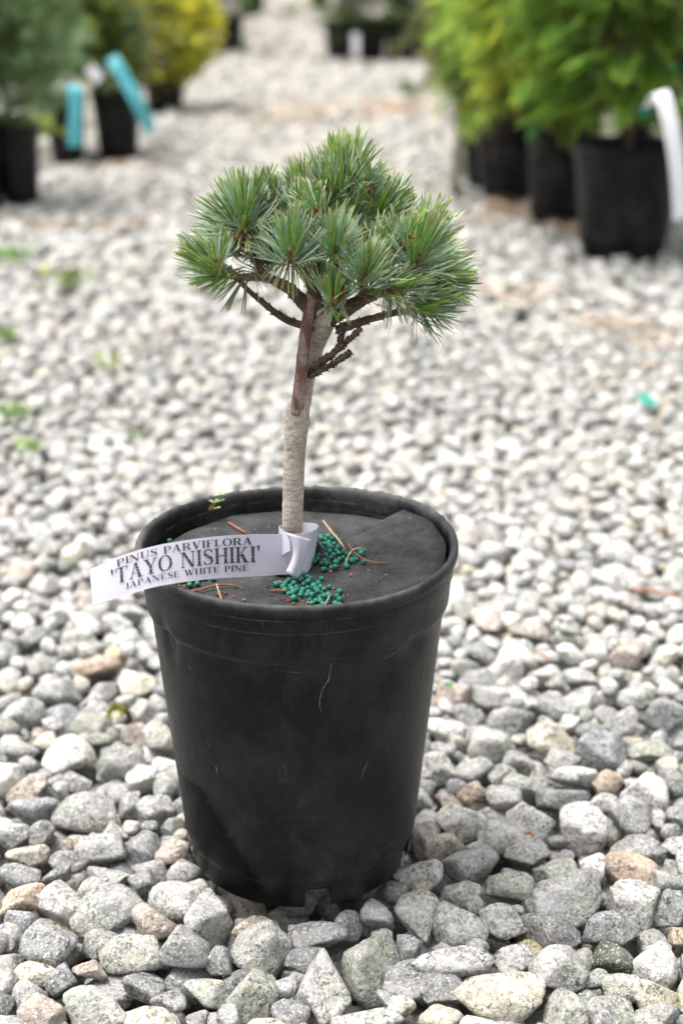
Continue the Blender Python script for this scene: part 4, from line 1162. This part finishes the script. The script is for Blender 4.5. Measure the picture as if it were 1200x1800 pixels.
# ------------------------------------------------------------------ plants behind
def spray_template(kind, rs):
    """one small frond in its own frame: stalk along +X, flat in XY; returns V, F, tipness"""
    V = []; F = []; tp = []
    def leaf(o, d, n, L, w, t):
        d = np.array(d) / np.linalg.norm(d); s = np.cross(n, d); i = len(V)
        V.extend([o, o + d * L * 0.5 + s * w, o + d * L, o + d * L * 0.5 - s * w]); F.append((i, i + 1, i + 2, i + 3)); tp.extend([t * 0.6, t, min(1, t + 0.3), t])
    nz = np.array((0, 0, 1.0))
    if kind == 'cedar':
        leaf(np.zeros(3), (1, 0, 0), nz, 1.0, 0.03, 0.5)
        for k in range(9):
            x = 0.10 + 0.092 * k; L = 0.42 * (1 - 0.62 * k / 9)
            for sgn in (1, -1):
                a = radians(rs.uniform(38, 55)) * sgn
                d = np.array((cos(a), sin(a), rs.normal(0, 0.08))); o_ = np.array((x, 0, 0))
                leaf(o_, d, nz, L, 0.0125, x)
                for m in (0.5,):
                    for s2 in (1, -1):
                        a2 = a + radians(35) * s2
                        leaf(o_ + d * L * m, (cos(a2), sin(a2), rs.normal(0, 0.1)), nz, L * 0.5, 0.011, x + 0.2)
    elif kind == 'spruce':
        leaf(np.zeros(3), (1, 0, 0), nz, 1.0, 0.02, 0.2)
        for k in range(46):
            x = 0.04 + 0.93 * k / 46; a = k * 2.4
            leaf(np.array((x, 0, 0)), (0.75, cos(a), sin(a)), np.array((0.1, -sin(a), cos(a))), rs.uniform(0.22, 0.30), 0.014, x)
    else:                           # bushy: small leaves round a twig
        for k in range(22):
            x = 0.05 + 0.95 * k / 22; a = k * 2.4
            leaf(np.array((x, 0, 0)), (0.9, cos(a), sin(a) * 0.8), np.array((0.1, -sin(a), cos(a))), rs.uniform(0.22, 0.36), 0.075, x)
    return np.array(V), np.array(F), np.clip(np.array(tp), 0, 1)
def foliage(origins, dirs, sizes, kind, c_in, c_tip, seed, droop=0.0):
    rs_ = np.random.default_rng(seed)
    temps = [spray_template(kind, rs_) for _ in range(3)]
    mb = MB()
    for o_, d, s in zip(origins, dirs, sizes):
        V, F, tp = temps[rs_.integers(3)]
        u, v, d = frame_of(d)
        r = rs_.uniform(-0.9, 0.9); uu = u * cos(r) + v * sin(r); vv = np.cross(d, uu)
        W = (np.outer(V[:, 0], d) + np.outer(V[:, 1], uu) + np.outer(V[:, 2], vv)) * s
        W[:, 2] -= droop * s * V[:, 0] ** 2
        b = rs_.uniform(0.45, 1.45)
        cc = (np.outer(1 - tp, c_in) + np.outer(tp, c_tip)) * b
        if rs_.uniform() < 0.12: cc = cc * np.array((1.25, 1.0, 0.7))
        mb.add(W + o_, F, np.concatenate([cc, np.ones((len(W), 1))], 1))
    return mb
def shrub(name, base, height, radius, kind, n, size, c_in, c_tip, label, cat, seed, shape='cone', droop=0.2, top_z=None, skirt=0.0, group=None, stem_w=0.006):
    """a potted plant: stem, limbs and a crown of sprays; it grows out of the top of its pot"""
    rs_ = np.random.default_rng(seed)
    t = thing(name, tuple(base), label, cat, group)
    V, T, _, _ = tube([base, base + np.array((0.004, 0, height * 0.5)), base + np.array((-0.003, 0.004, height * 0.93))], [stem_w, stem_w * 0.8, stem_w * 0.3], 8, 5, 0.08, True, seed)
    put('trunk', V, T, M_BRANCH, t)
    org = []; dr = []; sz = []
    lim = MB()
    for i in range(n):
        f = rs_.uniform() ** 0.85
        z = skirt + (height - skirt) * f
        if shape == 'cone': rr = radius * (1 - f) ** 0.7 + 0.02
        elif shape == 'ball': rr = radius * sqrt(max(0.02, 1 - (2 * f - 1) ** 2))
        else: rr = radius * (0.35 + 0.65 * sin(pi * (0.15 + 0.8 * f)))
        q = rs_.uniform() ** 0.45 * rr; a = rs_.uniform(0, 2 * pi)
        out = np.array((cos(a), sin(a), 0))
        o_ = base + out * q * 0.86 + np.array((0, 0, z))
        d = out * (0.8 + 0.4 * q / (rr + 1e-6)) + np.array((0, 0, rs_.uniform(-0.25, 0.75) if kind != 'cedar' else rs_.uniform(-0.45, 0.35))) + rs_.normal(0, 0.25, 3)
        org.append(o_); dr.append(d); sz.append(size * rs_.uniform(0.65, 1.25))
        if i % 9 == 0:
            s0 = base + np.array((0, 0, max(0.01, z - q * 0.35)))
            V, T, _, _ = tube([s0, (s0 + o_) / 2 + np.array((0, 0, 0.01)), o_], [0.0028, 0.002, 0.0012], 4, 2, 0.0, False, i)
            lim.add(V, T)
    if lim.v: lim.build('limb', M_BRANCH, t)
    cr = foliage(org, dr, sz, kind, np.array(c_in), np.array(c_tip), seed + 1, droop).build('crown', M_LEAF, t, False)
    return t

# right-hand row
pr = [bg_pot(1104, 455, 0.94, 'large black pot closest on the right, behind the hanging white label', 1.14),
      bg_pot(988, 392, 0.94, 'black pot on the right, second from the front of the row', 0.86),
      bg_pot(903, 352, 0.93, 'black pot on the right, third in the row below low cedar sprays', 0.98),
      bg_pot(872, 330, 0.9, 'black pot at the far end of the right row, mostly hidden')]
GI, GT = (0.030, 0.070, 0.016), (0.15, 0.25, 0.035)
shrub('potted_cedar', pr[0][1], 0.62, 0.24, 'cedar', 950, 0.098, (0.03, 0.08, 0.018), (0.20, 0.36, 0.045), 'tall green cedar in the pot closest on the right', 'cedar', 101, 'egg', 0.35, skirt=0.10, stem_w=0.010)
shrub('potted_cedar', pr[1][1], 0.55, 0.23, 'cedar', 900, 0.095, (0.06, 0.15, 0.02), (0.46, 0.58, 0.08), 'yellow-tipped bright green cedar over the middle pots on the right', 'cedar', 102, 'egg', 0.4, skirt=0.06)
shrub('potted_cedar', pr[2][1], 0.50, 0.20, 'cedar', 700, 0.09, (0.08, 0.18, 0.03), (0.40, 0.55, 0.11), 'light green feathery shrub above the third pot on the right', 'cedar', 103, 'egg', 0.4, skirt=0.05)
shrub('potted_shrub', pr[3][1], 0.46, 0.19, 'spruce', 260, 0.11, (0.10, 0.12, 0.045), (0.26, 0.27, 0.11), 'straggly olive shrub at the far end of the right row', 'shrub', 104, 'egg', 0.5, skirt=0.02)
# hanging strand, orange leaves and a pale leafy sprig at the corner of that row
hb = P(812, 150, 2.95)
t = thing('weeping_branch', tuple(hb), 'thin weeping olive branch hanging beside the right row of pots', 'branch')
tips = [P(806, 200, 2.93), P(803, 260, 2.92), P(804, 330, 2.90)]
V, T, _, _ = tube([hb] + tips, [0.004, 0.003, 0.002, 0.001], 5, 5, 0.05, True, 4); put('stem', V, T, M_BRANCH, t)
oo = [hb + (tips[-1] - hb) * q + np.random.default_rng(5).normal(0, 0.004, 3) for q in np.linspace(0.05, 0.97, 40)]
foliage(oo, [(random.uniform(-.6, .6), random.uniform(-.6, .6), -0.9) for _ in oo], [0.05] * 40, 'spruce', np.array((0.09, 0.11, 0.035)), np.array((0.20, 0.22, 0.08)), 77).build('leaves', M_LEAF, t, False)
def sprig(px, py, y, n, size, ci, ct, label, seed, spread=0.05, kind='bush', drop_to=None):
    c = P(px, py, y); rs_ = np.random.default_rng(seed)
    b = np.array((c[0], c[1] + 0.02, drop_to if drop_to is not None else max(0.0, c[2] - 0.12)))
    t = thing('leafy_sprig', tuple(b), label, 'sprig')
    V, T, _, _ = tube([b, (b + c) / 2 + np.array((0.005, 0, 0)), c], [0.003, 0.0022, 0.001], 5, 4, 0.05, True, seed); put('stem', V, T, M_BRANCH, t)
    org = [c + rs_.normal(0, spread, 3) * np.array((1, 0.6, 0.6)) for _ in range(n)]
    foliage(org, [rs_.normal(size=3) + np.array((0, -0.3, 0.3)) for _ in range(n)], [size * rs_.uniform(0.7, 1.2) for _ in range(n)], kind, np.array(ci), np.array(ct), seed).build('leaves', M_LEAF, t, False)
    return t
sprig(888, 150, 2.72, 9, 0.035, (0.45, 0.16, 0.02), (0.62, 0.24, 0.03), 'small cluster of orange leaves in the right row', 201, 0.015)
sprig(868, 195, 2.68, 16, 0.055, (0.20, 0.24, 0.05), (0.42, 0.42, 0.16), 'pale yellow-green leafy sprig at the front corner of the right row', 202, 0.028)
sprig(945, 185, 2.42, 10, 0.06, (0.06, 0.24, 0.05), (0.14, 0.42, 0.12), 'bright fresh green sprig over the second right pot', 203, 0.02)
# labels of the right row
def ribbon(name, ctrl, mat, label, w, cat='plant label'):
    q, _ = smooth_path([P(a, b, y) for a, b, y in ctrl], np.ones(len(ctrl)), 8)
    d = q[-1] - q[0]; d /= np.linalg.norm(d); side = np.cross(d, FWD); side /= np.linalg.norm(side)
    T = q + side * w / 2; B = q - side * w / 2
    o = strip(name, T, B, None, mat, 0.0005, 2)
    o.location = tuple(q[0])
    me = o.data; me.transform(Matrix.Translation(-Vector(q[0])))
    return tag(o, label, cat)
ribbon('plant_label', [(1142, 186, 1.93), (1156, 162, 1.92), (1166, 175, 1.90), (1180, 230, 1.89), (1190, 300, 1.89), (1196, 384, 1.90)], M_WHITE, 'long white strip label hanging in front of the closest right pot', 0.030)
ribbon('tie_tape', [(1120, 190, 2.02), (1132, 196, 2.0), (1142, 196, 2.0)], M_TEALTAPE, 'teal tie tape on the cedar beside the white label', 0.018, 'tape')
ribbon('tie_tape', [(1170, 112, 2.06), (1182, 118, 2.04), (1194, 116, 2.04)], M_TEALTAPE, 'teal tie tape high in the cedar at the right edge', 0.016, 'tape')

# left-hand row
pl = [bg_pot(34, 362, 0.82, 'black pot on the left with the blue-green spruce', 0.62),
      bg_pot(-32, 356, 0.84, 'black pot cut off by the left edge of the picture', 0.9, 0.0, -0.10),
      bg_pot(116, 286, 0.80, 'black pot half hidden behind the upright cyan label', 0.70),
      bg_pot(205, 280, 0.80, 'black pot on the left below the slanting cyan label', 0.86),
      bg_pot(288, 196, 0.62, 'black pot under the round yellow-green shrub', 1.25),
      bg_pot(405, 96, 0.86, 'small dark pot farthest back on the left row', 0.8)]
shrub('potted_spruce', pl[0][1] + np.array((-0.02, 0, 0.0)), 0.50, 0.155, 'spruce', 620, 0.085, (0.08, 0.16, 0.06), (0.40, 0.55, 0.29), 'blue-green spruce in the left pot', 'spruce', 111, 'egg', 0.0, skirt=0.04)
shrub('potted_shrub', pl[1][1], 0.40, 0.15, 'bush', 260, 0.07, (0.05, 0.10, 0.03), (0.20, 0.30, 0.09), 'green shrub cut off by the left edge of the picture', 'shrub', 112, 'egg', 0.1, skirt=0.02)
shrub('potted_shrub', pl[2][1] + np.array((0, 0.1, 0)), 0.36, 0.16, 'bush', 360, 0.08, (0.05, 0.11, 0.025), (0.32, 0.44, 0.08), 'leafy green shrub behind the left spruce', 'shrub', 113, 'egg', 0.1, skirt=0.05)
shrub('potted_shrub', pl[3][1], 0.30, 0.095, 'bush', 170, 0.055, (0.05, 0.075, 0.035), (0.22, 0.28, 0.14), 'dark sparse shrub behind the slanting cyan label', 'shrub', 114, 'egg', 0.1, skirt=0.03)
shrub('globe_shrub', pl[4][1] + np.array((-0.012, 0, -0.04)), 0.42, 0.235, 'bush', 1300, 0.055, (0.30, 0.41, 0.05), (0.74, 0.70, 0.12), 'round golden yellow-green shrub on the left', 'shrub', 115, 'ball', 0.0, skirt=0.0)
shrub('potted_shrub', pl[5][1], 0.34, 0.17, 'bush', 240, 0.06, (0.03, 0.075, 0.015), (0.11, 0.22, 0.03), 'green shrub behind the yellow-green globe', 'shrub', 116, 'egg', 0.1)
sprig(92, 210, 3.0, 14, 0.055, (0.20, 0.27, 0.05), (0.42, 0.50, 0.14), 'pale yellow-green sprig at the foot of the spruce', 211, 0.035)
ribbon('plant_label', [(120, 156, 2.60), (127, 150, 2.58), (132, 162, 2.57), (132, 205, 2.57), (130, 258, 2.58)], M_CYAN, 'upright cyan strip label hanging beside the left spruce', 0.031)
ribbon('plant_label', [(196, 100, 3.45), (206, 116, 3.43), (222, 142, 3.42), (243, 182, 3.41), (266, 230, 3.42)], M_CYAN, 'slanting cyan strip label over the left pot', 0.038)
ribbon('plant_label', [(156, 118, 3.42), (166, 128, 3.42), (176, 142, 3.42)], M_WHITE, 'small white label in the dark shrub on the left', 0.034)
gp = P(18, 214, 2.90)
g_ = MB()
V, T = ico(1)
o = strip('plant_label', np.array([P(-30, 206, 2.9), P(0, 205, 2.88), P(40, 207, 2.9)]), np.array([P(-30, 226, 2.9), P(0, 227, 2.88), P(38, 226, 2.9)]), None, M_GREEN, 0.0006, 2)
o.data.transform(Matrix.Translation(-Vector(gp))); o.location = tuple(gp)
tag(o, 'bright green plastic strip across the pot at the left edge', 'plant label')

# row across the back
for k, (px, lb) in enumerate(((599, 'first'), (652, 'second'), (705, 'third'), (757, 'fourth'), (808, 'fifth'))):
    t, top = bg_pot(px, 108 - (k % 2) * 2, 0.84, 'black pot in the row across the back, %s from the path' % lb, 0.98)
    shrub('potted_shrub', top, 0.34 + 0.05 * (k % 3), 0.16, 'bush' if k % 2 else 'cedar', 190, 0.09, (0.03, 0.07, 0.018), (0.11, 0.20, 0.045) if k != 2 else (0.15, 0.25, 0.05),
          'dark green shrub in the back row, %s from the path' % lb, 'shrub', 130 + k, 'egg', 0.15, skirt=0.0)
ribbon('plant_label', [(624, 58, 6.95), (625, 75, 6.94), (625, 100, 6.94)], M_WHITE, 'white label on a pot of the back row', 0.040)
# more stock beyond, seen between and above
more = [(450, 30, 'bush', 0.30, 'low shrub beside the far end of the path'), (330, 60, 'bush', 0.5, 'green shrub behind the golden globe, farther back'), (170, 100, 'cedar', 0.55, 'dark evergreen farther back on the left'),
        (60, 130, 'bush', 0.6, 'light green shrub farther back at the left edge'), (560, 20, 'cedar', 0.35, 'small shrub on the far side of the path'), (820, 110, 'cedar', 0.6, 'dark cedar behind the right row'), (960, 190, 'cedar', 0.65, 'dark green cedar behind the middle of the right row'),
        (1120, 240, 'cedar', 0.66, 'dark evergreen behind the closest right cedar'), (1230, 330, 'cedar', 0.6, 'evergreen just beyond the right edge, partly showing')]
for k, (px, py, kd, hh, lb) in enumerate(more):
    t, top = bg_pot(px, py, 0.84, 'black pot of the ' + lb, 0.8)
    shrub('potted_shrub', top, hh, 0.20, kd, 220, 0.10, (0.024, 0.058, 0.016), (0.11, 0.19, 0.04), lb, 'shrub', 150 + k, 'egg', 0.2)

# ------------------------------------------------------------------ litter and weeds on the gravel
def straw(patches, label):
    patches = [(a, b, c * 1.2, d * 1.2, int(e * 0.6)) for a, b, c, d, e in patches]
    mb = MB(); r_ = np.random.default_rng(66)
    for (px, py, sx, sy, n) in patches:
        for _ in range(n):
            p = G(px + r_.normal(0, sx), py + r_.normal(0, sy), 0.004)
            a = r_.uniform(0, pi); L = r_.uniform(0.03, 0.09); w = r_.uniform(0.0008, 0.0018)
            d = np.array((cos(a), sin(a), r_.normal(0, 0.08))); s = np.array((-sin(a), cos(a), 0)); z = np.array((0, 0, r_.uniform(0, 0.010)))
            c = np.array((0.36, 0.22, 0.12)) * r_.uniform(0.6, 1.4)
            mb.add([p - d * L / 2 - s * w + z, p - d * L / 2 + s * w + z, p + d * L / 2 + s * w + z, p + d * L / 2 - s * w + z, p + z + np.array((0, 0, w * 1.5)) ], [(0, 1, 4), (1, 2, 4), (2, 3, 4), (3, 0, 4)], np.array((*c, 1)))
    o = mb.build('pine_straw', M_STRAW, None, False)
    tag(o, label, 'pine straw', None, 'stuff')
straw([(620, 193, 90, 7, 380), (480, 210, 40, 6, 80), (690, 185, 40, 6, 160), (130, 398, 60, 5, 60), (895, 370, 40, 8, 120), (230, 290, 20, 4, 50), (900, 515, 50, 5, 26), (1090, 560, 60, 10, 36), (1150, 600, 40, 20, 24), (1000, 400, 20, 8, 50)], 'reddish dry pine straw lying in drifts on the gravel')
def ground_twig(pxs, w, col, label, z=0.014):
    return twig('dry_twig', [G(a, b, z) for a, b in pxs], w, col, label)
ground_twig([(1108, 1036), (1140, 1038), (1165, 1043), (1205, 1052)], 0.0016, (0.34, 0.15, 0.08), 'long reddish twig on the gravel at the right edge', 0.018)
ground_twig([(940, 1146), (952, 1152), (968, 1162)], 0.0012, (0.30, 0.15, 0.09), 'short reddish twig between stones right of the pot', 0.016)
ground_twig([(766, 1238), (771, 1215), (775, 1192)], 0.0016, (0.34, 0.24, 0.17), 'upright brown stalk in the gravel beside the pot', 0.02)
ground_twig([(1150, 760), (1165, 715), (1200, 680)], 0.0014, (0.48, 0.36, 0.20), 'pale curved straw beside the teal scrap', 0.02)
ground_twig([(838, 500), (880, 520), (925, 527), (985, 530)], 0.0022, (0.46, 0.30, 0.17), 'long tan straw lying behind the pine crown on the right', 0.02)
ground_twig([(1020, 565), (1080, 573), (1150, 560)], 0.0022, (0.46, 0.30, 0.16), 'long tan straw below the closest right pot', 0.02)
ground_twig([(924, 1466), (931, 1464), (938, 1470)], 0.0012, (0.30, 0.10, 0.06), 'tiny red-brown curl between the front stones', 0.012)
tp = G(1138, 703, 0.016)
o = strip('plastic_scrap', np.array([G(1124, 690, 0.016), G(1137, 694, 0.024), G(1150, 706, 0.018)]), np.array([G(1122, 704, 0.014), G(1136, 712, 0.018), G(1153, 718, 0.014)]), None, M_TEALTAPE, 0.0005, 2)
o.data.transform(Matrix.Translation(-Vector(tp))); o.location = tuple(tp)
tag(o, 'small teal plastic scrap on the gravel at the right', 'scrap')
def weed(px, py, n, size, c0, label, name='weed_seedling'):
    b = G(px, py, 0.0); r_ = np.random.default_rng(int(px + py))
    t = thing(name, tuple(b), label, 'weed', 'green weeds sprouting in the gravel')
    for k in range(n):
        a = r_.uniform(0, 2 * pi); el = r_.uniform(0.3, 1.2); L = size * r_.uniform(0.6, 1.2)
        d = np.array((cos(a) * cos(el), sin(a) * cos(el), sin(el))); s = np.array((-sin(a), cos(a), 0)); w = L * 0.24
        o_ = b + r_.normal(0, size * 0.25, 3) * np.array((1, 1, 0)) + np.array((0, 0, 0.004))
        mid = o_ + d * L * 0.55 + np.array((0, 0, 0.15 * L)); tip = o_ + d * L
        put('leaf', [o_, mid + s * w, tip, mid - s * w, mid - np.array((0, 0, w * 0.3))], [(0, 1, 4), (1, 2, 4), (2, 3, 4), (3, 0, 4)], M_LEAF, t, True, np.tile((*(np.array(c0) * r_.uniform(0.7, 1.3)), 1), (5, 1)))
WC = (0.20, 0.29, 0.10)
weed(26, 744, 12, 0.030, WC, 'green weed on the gravel at the left edge, level with the trunk graft')
weed(56, 802, 8, 0.024, WC, 'small green weed just below the weed by the left edge')
weed(6, 606, 10, 0.034, WC, 'green weed cut by the left edge, level with the lower branches')
weed(32, 462, 12, 0.040, (0.17, 0.30, 0.08), 'green weed at the left edge, level with the lowest needles')
weed(130, 508, 14, 0.042, (0.22, 0.30, 0.09), 'largest loose weed patch left of the pine crown')
weed(185, 655, 10, 0.030, (0.30, 0.36, 0.14), 'pale weed left of the trunk, above the pot')
weed(242, 778, 6, 0.026, WC, 'faint weed between the pot and the left-edge weeds')
weed(84, 490, 7, 0.034, (0.30, 0.36, 0.10), 'yellowish weed beside the largest loose patch')
weed(716, 165, 16, 0.06, (0.12, 0.18, 0.06), 'grassy weed on the path behind the pine top')
weed(430, 90, 22, 0.07, (0.14, 0.26, 0.05), 'grass tuft by the pot farthest back on the left')
weed(514, 30, 22, 0.09, (0.16, 0.27, 0.06), 'grass tuft at the far edge of the path')
weed(784, 1222, 4, 0.010, (0.05, 0.20, 0.05), 'tiny dark green sprout beside the pot')
# moss cushion
mp = G(205, 1258, 0.008)
mb = MB(); r_ = np.random.default_rng(9)
for k in range(420):
    d = r_.normal(size=3); d[2] = abs(d[2]); d /= np.linalg.norm(d)
    o_ = mp + d * np.array((0.008, 0.010, 0.012)) * r_.uniform(0.5, 1); L = r_.uniform(0.002, 0.004); s = np.cross(d, r_.normal(size=3)); s /= np.linalg.norm(s)
    mb.add([o_ - s * 0.0005, o_ + s * 0.0005, o_ + d * L], [(0, 1, 2)], np.array((*(np.array((0.22, 0.24, 0.03)) * r_.uniform(0.6, 1.3)), 1)))
o = mb.build('moss_cushion', M_LEAF, None, False); tag(o, 'yellow-green moss cushion among the stones left of the pot', 'moss')
bpy.context.view_layer.update()
